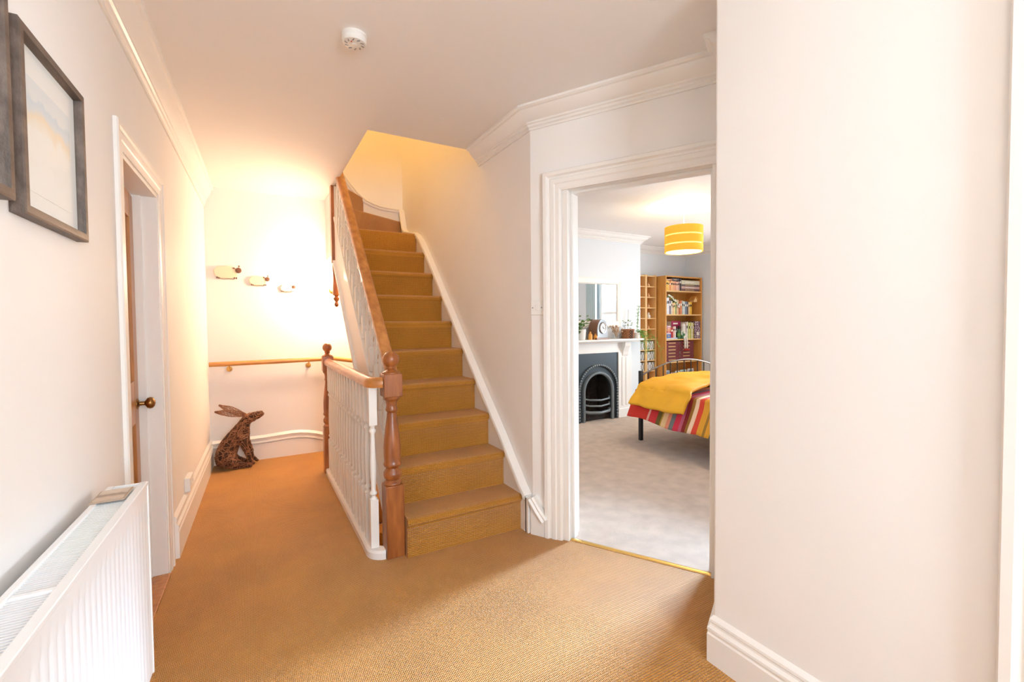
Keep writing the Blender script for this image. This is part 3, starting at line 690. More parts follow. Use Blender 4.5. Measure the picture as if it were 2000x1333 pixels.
MB().mbox(LWf, 3.39, 3.53, 0.235, 0.32, 0, 0.03).build('plate', 'plastic_white', so, bevel=0.003)
for y in (3.42, 3.48): MB().mbox(LWf, y, y + .02, 0.27, 0.29, 0.03, 0.0335).build('switch', 'plastic_white', so)

# ------------------------------------------------------------------ sheep on the end wall
def sheep(cx, cz, w, label):
    r = thing('sheep_plaque', (cx, BY, cz), label, 'wall ornament', 'three sheep on the end wall')
    rx = w * .40; rzz = w * .24; ox = -w * .06
    prof = []
    N_ = 46
    for k in range(N_):
        a = 2 * PI * k / N_; e = 2.6
        c, s_ = math.cos(a), math.sin(a)
        rr = 1 + 0.02 * math.sin(9 * a)
        prof.append((cx + ox + rr * rx * math.copysign(abs(c) ** (2 / e), c), cz + rr * rzz * math.copysign(abs(s_) ** (2 / e), s_)))
    MB().prism(prof, BY - 0.022, BY - 0.002, lambda a, b, c: (a, c, b)).build('body', 'sheep_wool', r, bevel=0.007, seg=3)
    hx, hz = cx + w * .36, cz + w * .085; hr = w * .105
    MB().ball((hx, BY - .026, hz), hr, 14, (1.0, .35, 1.05)).build('head', 'sheep_brown', r, smooth=True)
    for dx, dz in ((-.155, .085), (.02, .165)):
        e = MB().ball((hx + w * dx, BY - .024, hz + w * dz), w * .032, 10, (1, .5, 1))
        e.tube([(hx, BY - .022, hz), (hx + w * dx, BY - .022, hz + w * dz)], 0.0025, 6); e.build('ear', 'sheep_brown', r, smooth=True)
    for fx in (-.34, -.27, .26, .33):
        z0 = cz - rzz * .93
        x = cx + ox + w * fx * .95 + w * .02
        MB().prism([(x - w*.024, z0 + w*.02), (x + w*.02, z0 + w*.05), (x + w*.04, z0 + w*.0), (x + w*.0, z0 - w*.035)], BY - .02, BY - .008, lambda a, b, c: (a, c, b)).build('foot', 'sheep_brown', r)
    MB().tube([(cx + ox + t * w * .27, BY - .02, cz - rzz - w * .02 + .012 * w * math.sin(t * 5)) for t in [i / 10 - 1 for i in range(21)]], 0.002, 6).build('wire', 'wire', r)
sheep(-0.172, 1.738, 0.232, 'largest cream sheep plaque, leftmost on the end wall')
sheep(0.076, 1.672, 0.182, 'middle-sized cream sheep plaque between its two neighbours')
sheep(0.312, 1.610, 0.142, 'smallest cream sheep plaque, nearest the stairs')

# ------------------------------------------------------------------ wicker hare
def hare():
    hx, hy = -0.17, 4.70
    R_ = thing('wicker_hare', (hx, hy, 0), 'woven twig hare sitting with its nose raised', 'hare ornament')
    def skin(vs, es, rad, sub=2):
        me = bpy.data.meshes.new('tmp'); me.from_pydata(vs, es, []); o = bpy.data.objects.new('tmp', me); COL.objects.link(o)
        sk = o.modifiers.new('s', 'SKIN'); o.modifiers.new('u', 'SUBSURF').levels = sub
        for i, q in enumerate(me.skin_vertices[0].data): q.radius = (rad[i][0], rad[i][1]) if isinstance(rad[i], tuple) else (rad[i], rad[i])
        me.skin_vertices[0].data[0].use_root = True
        dg = bpy.context.evaluated_depsgraph_get(); dg.update()
        em = bpy.data.meshes.new_from_object(o.evaluated_get(dg)); bpy.data.objects.remove(o)
        return em
    V = [(-.215, 0, .115), (-.19, 0, .20), (-.135, 0, .275), (-.09, 0, .325), (-.072, 0, .385), (-.045, 0, .425), (.01, 0, .440), (.055, 0, .455), (.082, 0, .464),
         (-.215, -.06, .10), (-.17, -.075, .055), (-.08, -.075, .022), (-.02, -.07, .018), (-.215, .06, .10), (-.17, .075, .055), (-.08, .075, .022), (-.02, .07, .018),
         (-.085, -.045, .23), (-.055, -.05, .14), (-.03, -.05, .05), (-.005, -.05, .016), (-.07, .045, .23), (-.035, .05, .14), (-.01, .05, .05), (.03, .05, .016), (-.29, 0, .085)]
    Ed = [(0,1),(1,2),(2,3),(3,4),(4,5),(5,6),(6,7),(7,8),(0,9),(9,10),(10,11),(11,12),(0,13),(13,14),(14,15),(15,16),(3,17),(17,18),(18,19),(19,20),(3,21),(21,22),(22,23),(23,24),(0,25)]
    Rd = [.098,.082,.070,.056,.042,.044,.040,.026,.018, .078,.052,.020,.015, .078,.052,.020,.015, .032,.022,.014,.013, .032,.022,.014,.013, .028]
    em = skin([(x + hx + .17, y + hy, z) for x, y, z in V], Ed, Rd)
    off = OFF[R_.name]
    em.materials.append(M('hare_core'))
    for v in em.vertices: v.co -= off
    zmin = min(v.co.z for v in em.vertices)
    for v in em.vertices:
        v.co.z -= min(0, zmin) if v.co.z < .05 else 0
        if v.co.z < 0.002: v.co.z = 0.002
    body = bpy.data.objects.new('body', em); COL.objects.link(body); body.parent = R_
    bm = bmesh.new(); bm.from_mesh(em); bm.normal_update(); bv = BVHTree.FromBMesh(bm)
    bm.faces.ensure_lookup_table(); areas = [f.calc_area() for f in bm.faces]
    rnd = random.Random(3); m = MB()
    picks = rnd.choices(range(len(bm.faces)), areas, k=620)
    for fi in picks:
        f = bm.faces[fi]; p = f.calc_center_median(); nrm = f.normal
        d = nrm.orthogonal(); d.rotate(Matrix.Rotation(rnd.uniform(0, 2 * PI), 3, nrm)); d.normalize()
        path = []; curl = rnd.uniform(-.5, .5)
        for s_ in range(rnd.randint(5, 10)):
            q, nn, ii, dist = bv.find_nearest(p)
            if q is None: break
            path.append(q + nn * rnd.uniform(.001, .006) + off); nrm = nn
            d = (d - nn * d.dot(nn)); d.normalize(); d.rotate(Matrix.Rotation(curl, 3, nn)); p = q + d * .017
        path = [Vector((a.x, a.y, max(a.z, .003))) for a in path]
        if len(path) > 2: m.tube(path, rnd.uniform(.0016, .0028), 5)
    o = m.build('twig_weave', 'twig', R_, smooth=True); o['kind'] = 'stuff'; o['label'] = 'tangled brown twigs woven over the body'
    bm.free()
    for ang, yy, ln in ((0.52, 4.665, 0.235), (0.20, 4.735, 0.245)):
        m = MB(); b0 = Vector((-.055, yy, .452)); ax = Vector((-math.cos(ang), 0, math.sin(ang))); sd_ = Vector((math.sin(ang), .35, math.cos(ang))).normalized()
        for k in range(9):
            wv = (k / 8 - .5) * 2
            pts = [b0 + ax * ln * t + sd_ * wv * .027 * math.sin(PI * (.12 + .84 * t)) + Vector((0, rnd.uniform(-.004, .004), rnd.uniform(-.002, .002))) for t in [i / 9 for i in range(10)]]
            m.tube(pts, 0.0022 if abs(wv) < .9 else .0034, 5)
        for k in range(9):
            t = (k + 1) / 10; wd = .025 * math.sin(PI * (.12 + .84 * t)); a = b0 + ax * ln * (t - .04); b = b0 + ax * ln * (t + .05)
            m.tube([a - sd_ * wd, (a + b) / 2 + Vector((0, -.004, 0)), b + sd_ * wd], .002, 5)
        m.build('ear', 'twig', R_, smooth=True)
hare()

# ================================================================== bedroom
# ------------------------------------------------------------------ fireplace
FP = thing('fireplace', (3.84, 4.5, 0), 'white fireplace surround with a dark arched cast iron grate', 'fireplace')
sp_ = MB().prism([(3.13, 4.37), (4.53, 4.37), (4.53, FBY), (3.13, FBY)], 1.018, 1.044); sp_.build('mantel_shelf', 'gloss_white', FP, bevel=0.006)
MB().box(3.18, 4.49, 4.42, FBY, 0.998, 1.018).build('shelf_moulding', 'gloss_white', FP, bevel=0.006)
MB().box(3.27, 4.41, 4.495, FBY, 0.865, 0.998).build('frieze', 'gloss_white', FP, bevel=0.003)
for x0, x1 in ((3.27, 3.50), (4.18, 4.41)):
    MB().box(x0, x1, 4.485, FBY, 0, 0.865).build('pilaster', 'gloss_white', FP, bevel=0.003)
    for k in range(2):
        MB().box(x0 + .055 + .07 * k, x0 + .095 + .07 * k, 4.478, 4.487, 0.16, 0.80).build('reeding', 'gloss_white', FP, bevel=0.003)
    MB().box(x0 - .008, x1 + .008, 4.472, FBY, 0, 0.12).build('plinth_block', 'gloss_white', FP, bevel=0.004)
    xm = (x0 + x1) / 2
    cor = [(4.49, 0.80), (4.475, 0.83), (4.468, 0.87), (4.452, 0.91), (4.432, 0.95), (4.425, 0.998), (4.50, 0.998), (4.50, 0.80)]
    MB().prism(cor, xm - .05, xm + .05, lambda a, b, c: (c, a, b)).build('corbel', 'gloss_white', FP, bevel=0.006)
# cast-iron insert: plate with arched opening
def arch_pts(cx, z0, w, zs, n=20):
    """inverted U outline: half-width w, springing height zs"""
    return [(cx - w, z0)] + [(cx - w * math.cos(a), zs + w * math.sin(a)) for a in [PI * k / n for k in range(n + 1)]] + [(cx + w, z0)]
cxF = 3.84
out = [(3.50, 0), (3.50, 0.868), (4.18, 0.868), (4.18, 0)]
inn = arch_pts(cxF, 0, 0.225, 0.38)
m = MB(); n = len(inn)
def outer(a, b):   # project arch point outwards onto the plate rectangle
    if b < 0.381: return (3.50 if a < cxF else 4.18, b)
    dx, dz = a - cxF, b - 0.38; t = min(.34 / abs(dx) if abs(dx) > 1e-6 else 99, .488 / dz if dz > 1e-6 else 99)
    return (cxF + dx * t, 0.38 + dz * t)
vs = []
for a, b in inn:
    o_ = outer(a, b); vs += [(a, 4.50, b), (o_[0], 4.50, o_[1]), (a, 4.54, b), (o_[0], 4.54, o_[1])]
fs = []
for i in range(n - 1):
    k = 4 * i; fs += [(k, k+1, k+5, k+4), (k+2, k+6, k+7, k+3), (k, k+4, k+6, k+2), (k+1, k+3, k+7, k+5)]
for c in ((3.50, 0.868), (4.18, 0.868)):
    pass
m.add(vs, fs); m.box(3.50, 3.62, 4.502, 4.54, 0.70, 0.868); m.box(4.06, 4.18, 4.502, 4.54, 0.70, 0.868)
m.build('iron_plate', 'cast_iron', FP)
MB().sweep([(0, 0), (0, 0.018), (0.014, 0.03), (0.03, 0.03), (0.042, 0.014), (0.042, 0)], arch_pts(cxF, 0, 0.215, 0.38), lambda a, b, q: (a, 4.50 - q, b)).build('inner_arch', 'cast_iron_edge', FP, smooth=True)
MB().sweep([(0, 0), (0, 0.016), (0.012, 0.022), (0.022, 0.012), (0.022, 0)], arch_pts(cxF, 0, 0.30, 0.40), lambda a, b, q: (a, 4.50 - q, b)).build('outer_arch', 'cast_iron', FP, smooth=True)
ap = arch_pts(cxF, 0.02, 0.312, 0.40, 30)
pts = [(ap[0][0], 0.03 + .037 * k) for k in range(10)] + ap[1:-1] + [(ap[-1][0], 0.03 + .037 * k) for k in range(10)]
bsrc = None
for a, b in pts:
    if bsrc is None:
        bsrc = MB().ball((0, 0, 0), 0.014, 8, (1, .7, 1)).build('bead', 'cast_iron_edge', None, smooth=True); bsrc.parent = FP; bsrc.location = Vector((a, 4.478, b)) - OFF[FP.name]
    else: inst(bsrc, FP, Vector((a, 4.478, b)) - OFF[FP.name])
m = MB(); m.box(3.58, 4.10, 4.80, 4.82, 0, 0.75); m.box(3.55, 3.60, 4.54, 4.82, 0, 0.75); m.box(4.08, 4.13, 4.54, 4.82, 0, 0.75); m.box(3.55, 4.13, 4.54, 4.82, 0.70, 0.76); m.box(3.55, 4.13, 4.54, 4.82, 0.001, 0.06)
m.build('firebox', 'soot_brick', FP)
for r_ in range(6):       # sooty firebricks at the back
    for c_ in range(5):
        x = 3.585 + .105 * c_ + (.05 if r_ % 2 else 0)
        if x > 4.0: continue
        MB().box(x, x + .098, 4.785, 4.805, 0.08 + .1 * r_, 0.172 + .1 * r_).build('brick', 'soot_brick', FP)
for k, z in enumerate((0.13, 0.215, 0.29)):
    MB().tube([(cxF - .215, 4.53, z), (cxF - .16, 4.47, z - .012), (cxF, 4.435, z - .02), (cxF + .16, 4.47, z - .012), (cxF + .215, 4.53, z)], 0.020 if k == 0 else .012, 10).build('grate_bar', 'cast_iron_edge', FP, smooth=True)

# ------------------------------------------------------------------ mirror
MR = thing('mirror', (3.65, FBY, 1.19), 'white framed wall mirror above the mantel', 'mirror')
MF = lambda a, z, t: (a, FBY - t, z)
MB().sweep([(0, 0), (0, 0.030), (-0.02, 0.034), (-0.072, 0.026), (-0.085, 0.014), (-0.085, 0)], [(3.20, 1.195), (3.20, 1.835), (4.275, 1.835), (4.275, 1.195)], MF, closed=True).build('frame', 'white_board', MR)
MB().mbox(MF, 3.27, 4.205, 1.265, 1.765, 0.004, 0.010).build('glass', 'mirror_silver', MR)

# ------------------------------------------------------------------ things on the mantel (z = 1.044)
MZ = 1.0442
def leafy(mb, base, h, n, sp, rnd, ls=.05, droop=.3):
    for k in range(n):
        a = rnd.uniform(0, 2 * PI); t = rnd.uniform(.35, 1.0)
        p = Vector(base) + Vector((math.cos(a) * sp * t, math.sin(a) * sp * .7 * t, h * t + rnd.uniform(-.03, .03)))
        d = Vector((math.cos(a), math.sin(a), rnd.uniform(-droop, .7))).normalized(); s_ = d.cross(Vector((0, 0, 1))).normalized()
        u_ = s_.cross(d); L = ls * rnd.uniform(.7, 1.2); w = L * .36
        mb.add([p, p + d * L * .35 + s_ * w * .8 + u_ * .004, p + d * L * .75 + s_ * w * .6 + u_ * .004, p + d * L, p + d * L * .75 - s_ * w * .6 + u_ * .004, p + d * L * .35 - s_ * w * .8 + u_ * .004, p + d * L * .5 - u_ * .003],
               [(0, 1, 6), (1, 2, 6), (2, 3, 6), (3, 4, 6), (4, 5, 6), (5, 0, 6)])
rnd = random.Random(11)
pp = thing('potted_plant', (3.49, 4.44, MZ), 'bushy green plant in a white pot at the mantel end', 'plant', 'plants on the mantel')
MB().lathe([(0.035, 0), (0.045, 0.002), (0.055, 0.10), (0.058, 0.13), (0.052, 0.13), (0.048, 0.11), (0.001, 0.11)], (3.53, 4.44, MZ), 20).build('pot', 'white_ceramic', pp, smooth=True)
m = MB(); leafy(m, (3.53, 4.44, MZ + .10), .16, 46, .10, rnd); leafy(m, (3.42, 4.43, MZ + .02), .17, 70, .07, rnd)
m.build('foliage', 'leaf', pp)
m = MB()
for k in range(7): m.tube([(3.53, 4.44, MZ + .1), (3.53 + rnd.uniform(-.05, .05), 4.44 + rnd.uniform(-.03, .03), MZ + .18), (3.53 + rnd.uniform(-.09, .09), 4.44, MZ + .25)], .002, 5)
m.build('stems', 'leaf', pp)
ck = thing('mantel_clock', (3.82, 4.45, MZ), 'arched mantel clock with a pale round dial', 'clock')
ca, sa = math.cos(math.radians(14)), math.sin(math.radians(14))
def CK(a, z, t):   # a across the face, t out of the face
    return (3.82 + a * ca + t * sa, 4.455 + a * sa - t * ca, MZ + z)
def hump(w, zs, k=18): return [(-w, 0.02), (-w, zs * .75)] + [(-w * .98 * math.cos(a), zs * .75 + (0.255 - zs * .75) * math.sin(a)) for a in [PI * (i + 1) / (k + 1) for i in range(k)]] + [(w, zs * .75), (w, 0.02)]
MB().prism(hump(.115, .16), -0.075, 0.05, CK).build('case', 'clock_brown', ck, smooth=True, angle=30)
MB().prism(hump(.108, .16), 0.05, 0.058, CK).build('front', 'clock_grey', ck)
MB().mbox(CK, -.135, .135, 0, .022, -.085, .068).build('plinth', 'clock_brown', ck, bevel=.003)
MB().lathe([(0.001, .058), (0.070, .058), (0.070, .064), (0.062, .066), (0.060, .062), (0.001, .062)], n=28, fn=lambda x, y, z: CK(x, .145 + y, z)).build('dial', 'clock_face', ck, smooth=True, angle=30)
MB().sweep([(0, .058), (0, .07), (.008, .072), (.012, .064), (.012, .058)], [(.062 * math.cos(-a), .145 + .062 * math.sin(-a)) for a in [2 * PI * k / 28 for k in range(28)]], CK, closed=True).build('bezel', 'chrome', ck, smooth=True)
for ang, L in ((1.9, .045), (-0.4, .032)):
    d = Vector((math.sin(ang), math.cos(ang))); e = Vector((d.y, -d.x)) * .003
    q = [e * -1, e, d * L + e * .5, d * L - e * .5]
    MB().prism([(p.x, .145 + p.y) for p in q], .066, .068, CK).build('hand', 'dark_hole', ck)
for k in range(12):
    a = 2 * PI * k / 12
    MB().prism([(.052 * math.cos(a) + dx, .145 + .052 * math.sin(a) + dz) for dx, dz in ((-.003, -.003), (.003, -.003), (.003, .003), (-.003, .003))], .0625, .064, CK).build('hour_mark', 'dark_hole', ck)
for x, h, lab in ((3.635, .10, 'small amber bottle beside the white plant pot'), (3.72, .075, 'small amber bottle touching the clock')):
    b = thing('amber_bottle', (x, 4.40, MZ), lab, 'bottle', 'amber bottles on the mantel')
    MB().lathe([(.022, 0), (.026, .004), (.027, h * .55), (.018, h * .72), (.010, h * .8), (.010, h * .94)], (x, 4.40, MZ), 16).build('body', 'amber', b, smooth=True)
    MB().lathe([(.012, h * .94), (.012, h), (.001, h)], (x, 4.40, MZ), 14).build('cap', 'beech', b, smooth=True)
df = thing('dried_flowers', (4.10, 4.44, MZ), 'dried flowers in a small glass left of the basket', 'dried flowers')
MB().lathe([(.030, 0), (.038, .004), (.042, .06), (.040, .065), (.036, .01), (.001, .008)], (4.10, 4.44, MZ), 18).build('glass', 'pane_glass', df, smooth=True)
m = MB()
for k in range(34):
    a = rnd.uniform(0, 2 * PI); r_ = rnd.uniform(.02, .10); z = rnd.uniform(.09, .17)
    m.tube([(4.10, 4.44, MZ + .01), (4.10 + math.cos(a) * r_ * .4, 4.44 + math.sin(a) * r_ * .25, MZ + z * .6), (4.10 + math.cos(a) * r_, 4.44 + math.sin(a) * r_ * .5, MZ + z)], .0018, 5)
    m.ball((4.10 + math.cos(a) * r_, 4.44 + math.sin(a) * r_ * .5, MZ + z), .011, 6)
o = m.build('flower_heads', 'dried_flower', df); o['kind'] = 'stuff'
bk = thing('basket_planter', (4.30, 4.44, MZ), 'woven brown basket holding a small plant on the mantel', 'basket', 'plants on the mantel')
for k in range(8):
    z = MZ + .008 + .0155 * k; r_ = .078 + .010 * k / 8
    MB().tube([(4.30 + (r_ + .004 * (1 if (i + k) % 2 else -1)) * math.cos(2 * PI * i / 28), 4.44 + (r_ + .004 * (1 if (i + k) % 2 else -1)) * .8 * math.sin(2 * PI * i / 28), z) for i in range(28)], .008, 6, closed=True).build('weave', 'wicker_basket', bk, smooth=True)
MB().lathe([(.07, 0.001), (.078, .11), (.001, .115)], (4.30, 4.44, MZ), 18, ).build('soil', 'hare_core', bk)
m = MB(); leafy(m, (4.30, 4.44, MZ + .1), .12, 18, .06, rnd, .035); m.build('foliage', 'leaf', bk)
MB().tube([(4.30, 4.44, MZ + .1), (4.305, 4.44, MZ + .22), (4.31, 4.44, MZ + .38)], .0025, 6).build('stake', 'dried_flower', bk)
fn_ = thing('trailing_fern', (4.45, 4.43, MZ), 'feathery green fern trailing over the right mantel end', 'plant', 'plants on the mantel')
MB().lathe([(0.030, 0), (0.036, 0.002), (0.044, 0.075), (0.040, 0.075), (0.001, 0.06)], (4.455, 4.43, MZ), 16).build('pot', 'white_ceramic', fn_, smooth=True)
for k in range(16):
    a = rnd.uniform(-1.9, 1.0); L = rnd.uniform(.14, .42); up = rnd.uniform(.05, .36)
    p0 = Vector((4.455, 4.43, MZ + .06)); d = Vector((math.cos(a) * .8 + .25, math.sin(a) * .55, 0))
    if k < 3: d = Vector((.1, 0, 0)); up = .42
    pts = [p0 + d * L * t + Vector((0, 0, up * t - (up + (rnd.uniform(.05, .30) if k >= 3 else -.0)) * t * t * (1.1 if k >= 3 else .15))) for t in [i / 8 for i in range(9)]]
    m = MB(); m.tube(pts, .0016, 4)
    for i in range(1, 9):
        for s_ in (-1, 1):
            for rep in range(3):
                q = pts[i] + Vector((rnd.uniform(-.012, .012), rnd.uniform(-.012, .012), rnd.uniform(-.012, .012)))
                e = Vector((rnd.uniform(-1, 1), s_ * rnd.uniform(.3, 1), rnd.uniform(-.6, .6))).normalized() * rnd.uniform(.016, .034)
                w = e.cross(Vector((rnd.uniform(-1, 1), .2, 1))).normalized() * .005
                m.add([q, q + e * .5 + w, q + e, q + e * .5 - w], [(0, 1, 2, 3)])
    m.build('frond', 'leaf_light', fn_)

# ------------------------------------------------------------------ pendant lamp
PX, PY = 3.79, 3.13
PL = thing('pendant_lamp', (PX, PY, 1.96), 'yellow three-tier drum pendant lit in the bedroom', 'lamp')
MB().lathe([(.045, 0), (.045, -.012), (.02, -.03), (.006, -.032)], (PX, PY, ZB), 20).build('ceiling_rose', 'white_ceramic', PL, smooth=True)
MB().tube([(PX, PY, ZB - .03), (PX, PY, 2.14)], .004, 8).build('flex', 'plastic_white', PL)
MB().lathe([(.018, 2.14), (.022, 2.10), (.022, 2.085)], (PX, PY, 0), 14).build('lamp_holder', 'plastic_white', PL, smooth=True)
RS = 0.183
for z0, z1 in ((2.125, 2.205), (2.035, 2.112), (1.955, 2.022)):
    m = MB(); m.sweep([(0, 0), (0, z1 - z0), (0.003, z1 - z0), (0.003, 0)], [(PX + RS * math.cos(a), PY + RS * math.sin(a)) for a in [2 * PI * k / 48 for k in range(48)]], plan(z0), closed=True)
    m.build('shade_tier', 'lamp_fabric', PL, smooth=True, angle=50)
m = MB(); m.sweep([(0, 0), (0, .245), (0.002, .245), (0.002, 0)], [(PX + .172 * math.cos(a), PY + .172 * math.sin(a)) for a in [2 * PI * k / 40 for k in range(40)]], plan(1.958), closed=True); m.build('inner_shade', 'lamp_diffuser', PL, smooth=True, angle=50)
for k in range(3):
    a = 2 * PI * k / 3; MB().tube([(PX, PY, 2.13), (PX + .18 * math.cos(a), PY + .18 * math.sin(a), 2.13)], .002, 5).build('spider_arm', 'plastic_white', PL)
MB().ball((PX, PY, 2.05), .032, 14, (1, 1, 1.2)).build('bulb', 'bulb_glow', PL, smooth=True)
light('pendant_lamp_light', 'POINT', (PX, PY, 1.985), 12, (1.0, 0.80, 0.50), 0.03)
light('pendant_lamp_uplight', 'POINT', (PX, PY, 2.15), 14, (1.0, 0.78, 0.46), 0.03)

# ------------------------------------------------------------------ bookcases
BC = thing('bookcase', (5.77, 4.9, 0), 'tall beech bookcase with wide shelves in the alcove', 'bookcase')
bx0, bx1, by0, by1, bz1 = 5.36, 6.18, 4.75, 5.04, 1.95
for x in (bx0, bx1 - .02): MB().box(x, x + .02, by0, by1, 0, bz1).build('side_panel', 'beech', BC, bevel=.001)
SHELF = [0.07, 0.35, 0.655, 0.995, 1.372, 1.73]
for z in SHELF: MB().box(bx0 + .02, bx1 - .02, by0 + .004, by1 - .006, z - .018, z).build('shelf', 'beech_edge', BC, bevel=.001)
MB().box(bx0 + .02, bx1 - .02, by0, by1, bz1 - .018, bz1).build('top_panel', 'beech', BC)
MB().box(bx0 + .02, bx1 - .02, by1 - .006, by1, 0, bz1 - .018).build('back_panel', 'beech', BC)
MB().box(bx0 + .02, bx1 - .02, by0 + .01, by0 + .025, 0, .05).build('plinth', 'beech', BC)
def cd_tower(x0, x1, label):
    r = thing('narrow_shelf_unit', ((x0 + x1) / 2, 4.98, 0), label, 'shelf unit', 'slim beech shelf units')
    for x in (x0, x1 - .015): MB().box(x, x + .015, 4.90, 5.06, 0, 1.965).build('side_panel', 'beech_edge', r)
    for k in range(13):
        z = .05 + k * .1585
        MB().box(x0 + .015, x1 - .015, 4.905, 5.055, z - .012, z).build('shelf', 'beech_edge', r)
    MB().box(x0 + .015, x1 - .015, 5.054, 5.06, 0, 1.965).build('back_panel', 'beech', r)
cd_tower(4.905, 5.115, 'slim beech shelf unit half hidden by the chimney breast')
cd_tower(5.12, 5.33, 'slim beech shelf unit touching the tall bookcase')
BOOKC = {}
def bookmat(c):
    k = tuple(round(x, 3) for x in c)
    if k not in BOOKC: BOOKC[k] = mat('book_%d' % len(BOOKC), c, .5, var=(25, .12))
    return BOOKC[k]
def book(x0, x1, z0, z1, d, col, label, group, flat=False, name='book', y0=None):
    y0 = by0 + .025 if y0 is None else y0
    r = thing(name, ((x0 + x1) / 2, y0 + d / 2, z0), label, 'book', group)
    t = .003
    if not flat:
        MB().box(x0 + t, x1 - t, y0 + t, y0 + d - .003, z0 + .003, z1 - .004).build('pages', 'paper', r)
        m = MB(); m.box(x0, x0 + t, y0 + t, y0 + d, z0, z1); m.box(x1 - t, x1, y0 + t, y0 + d, z0, z1); m.build('cover', bookmat(col), r)
        s_ = MB().box(x0, x1, y0, y0 + t, z0, z1).build('spine', bookmat(col), r)
        if x1 - x0 > .02: MB().box(x0 + .006, x1 - .006, y0 - .0006, y0, z0 + (z1 - z0) * .62, z0 + (z1 - z0) * .78).build('title_band', 'paper' if sum(col) < 1.2 else 'dark_hole', s_)
    else:
        MB().box(x0 + .003, x1 - .003, y0 + t, y0 + d - .003, z0 + t, z1 - t).build('pages', 'paper', r)
        m = MB(); m.box(x0, x1, y0 + t, y0 + d, z0, z0 + t); m.box(x0, x1, y0 + t, y0 + d, z1 - t, z1); m.build('cover', bookmat(col), r)
        s_ = MB().box(x0, x1, y0, y0 + t, z0, z1).build('spine', bookmat(col), r)
        MB().box(x0 + (x1 - x0) * .2, x0 + (x1 - x0) * .7, y0 - .0006, y0, z0 + (z1 - z0) * .35, z0 + (z1 - z0) * .65).build('title_band', 'gold' if col[0] < .25 else 'paper', s_)
    return r
YEL, ORA, SAL = (.78, .48, .06), (.72, .24, .07), (.78, .38, .20)
S1, S2, S3, S4, S5 = SHELF[5], SHELF[4], SHELF[3], SHELF[2], SHELF[1]
g = 'books on the top shelf of the tall bookcase'
row = [(.060, .150, YEL, 'yellow book standing first on the top shelf'), (.028, .145, (.80, .52, .16), 'pale yellow book second on the top shelf'), (.030, .140, ORA, 'orange-red book third on the top shelf'), (.046, .147, (.80, .46, .20), 'light orange book fourth on the top shelf'),
       (.040, .143, SAL, 'salmon book fifth on the top shelf'), (.034, .145, (.74, .32, .20), 'coral book sixth on the top shelf'), (.034, .138, (.80, .50, .34), 'peach book seventh on the top shelf'), (.038, .145, (.62, .36, .28), 'dusty pink book beside the tall black book')]
x = bx0 + .023
for w, h, c, l in row: book(x, x + w - .001, S1, S1 + h, .13, c, l, g); x += w
zt = S1 + .1505
book(bx0 + .035, bx0 + .17, zt, zt + .024, .14, (.55, .22, .08), 'brown book lying across the yellow spines', g, True)
book(bx0 + .172, bx0 + .325, zt, zt + .038, .14, (.09, .08, .11), 'black book lying across the salmon spines', g, True)
book(x + .002, x + .035, S1, S1 + .190, .15, (.05, .04, .045), 'tall black upright book on the top shelf', g); x += .042
for k, (h, c, l) in enumerate(((.040, (.20, .10, .10), 'dark brown book at the bottom of the top shelf stack'), (.036, (.62, .40, .36), 'pinkish book second in the top shelf stack'), (.030, (.16, .12, .11), 'near-black book third in the top shelf stack'), (.062, (.68, .64, .48), 'thick cream book topping the top shelf stack'))):
    z0 = S1 + sum((.040, .036, .030, .062)[:k]); book(x, bx1 - .026, z0, z0 + h - .001, .16, c, l, g, True)
g = 'books on the second shelf of the tall bookcase'
row = [(.040, .25, (.62, .60, .60), 'pale grey book first on the second shelf'), (.040, .26, (.80, .80, .84), 'tall white book on the second shelf'), (.046, .21, (.22, .19, .25), 'dark purple-grey book on the second shelf'), (.028, .20, (.74, .72, .55), 'cream book right of the purple-grey book'),
       (.030, .17, (.80, .46, .25), 'peach book on the second shelf'), (.030, .18, (.82, .70, .30), 'lemon yellow book on the second shelf'), (.030, .23, (.25, .33, .14), 'olive green book on the second shelf'), (.046, .22, (.72, .50, .28), 'tan book right of the olive book'),
       (.036, .21, (.45, .12, .04), 'rust red book on the second shelf'), (.040, .215, (.66, .24, .10), 'burnt orange book on the second shelf'), (.032, .21, (.46, .55, .52), 'grey-green book on the second shelf'), (.030, .20, (.78, .80, .78), 'narrow white book left of the blue-grey book'),
       (.046, .20, (.20, .28, .38), 'blue-grey book on the second shelf'), (.036, .20, (.12, .09, .09), 'black book left of the cream pair'), (.034, .19, (.78, .58, .30), 'buff book beside the bright yellow book'), (.046, .195, (.80, .48, .04), 'bright yellow book last on the second shelf')]
x = bx0 + .023
for w, h, c, l in row: book(x, x + w - .001, S2, S2 + h, .14, c, l, g); x += w
# garland of pale flowers hanging over the second-shelf books
gl = thing('flower_garland', (5.47, 4.77, 1.6), 'white flower garland draped over the second shelf books', 'garland')
m = MB(); m2 = MB()
for k in range(26):
    t = k / 25; px = bx0 + .06 + .24 * t; pz = S2 + .275 - .17 * t * t; py = by0 + .012
    q = (px + rnd.uniform(-.012, .012), py - rnd.uniform(0, .012), pz + rnd.uniform(-.015, .015))
    (m if k % 3 else m2).ball(q, rnd.uniform(.010, .017), 7)
m.tube([(bx0 + .06 + .24 * k / 12, by0 + .014, S2 + .275 - .17 * (k / 12) ** 2) for k in range(13)], .003, 5)
m.build('blooms', 'doll_cloth', gl, smooth=True); m2.build('leaves', 'leaf', gl, smooth=True)
bh = thing('bird_house', (6.07, 4.82, S2 + .196), 'little wooden house on the second shelf books', 'ornament')
MB().prism([(6.03, S2 + .1965), (6.10, S2 + .1965), (6.10, S2 + .235), (6.065, S2 + .275), (6.03, S2 + .235)], 4.78, 4.86, lambda a, b, c: (a, c, b)).build('walls', 'beech_edge', bh)
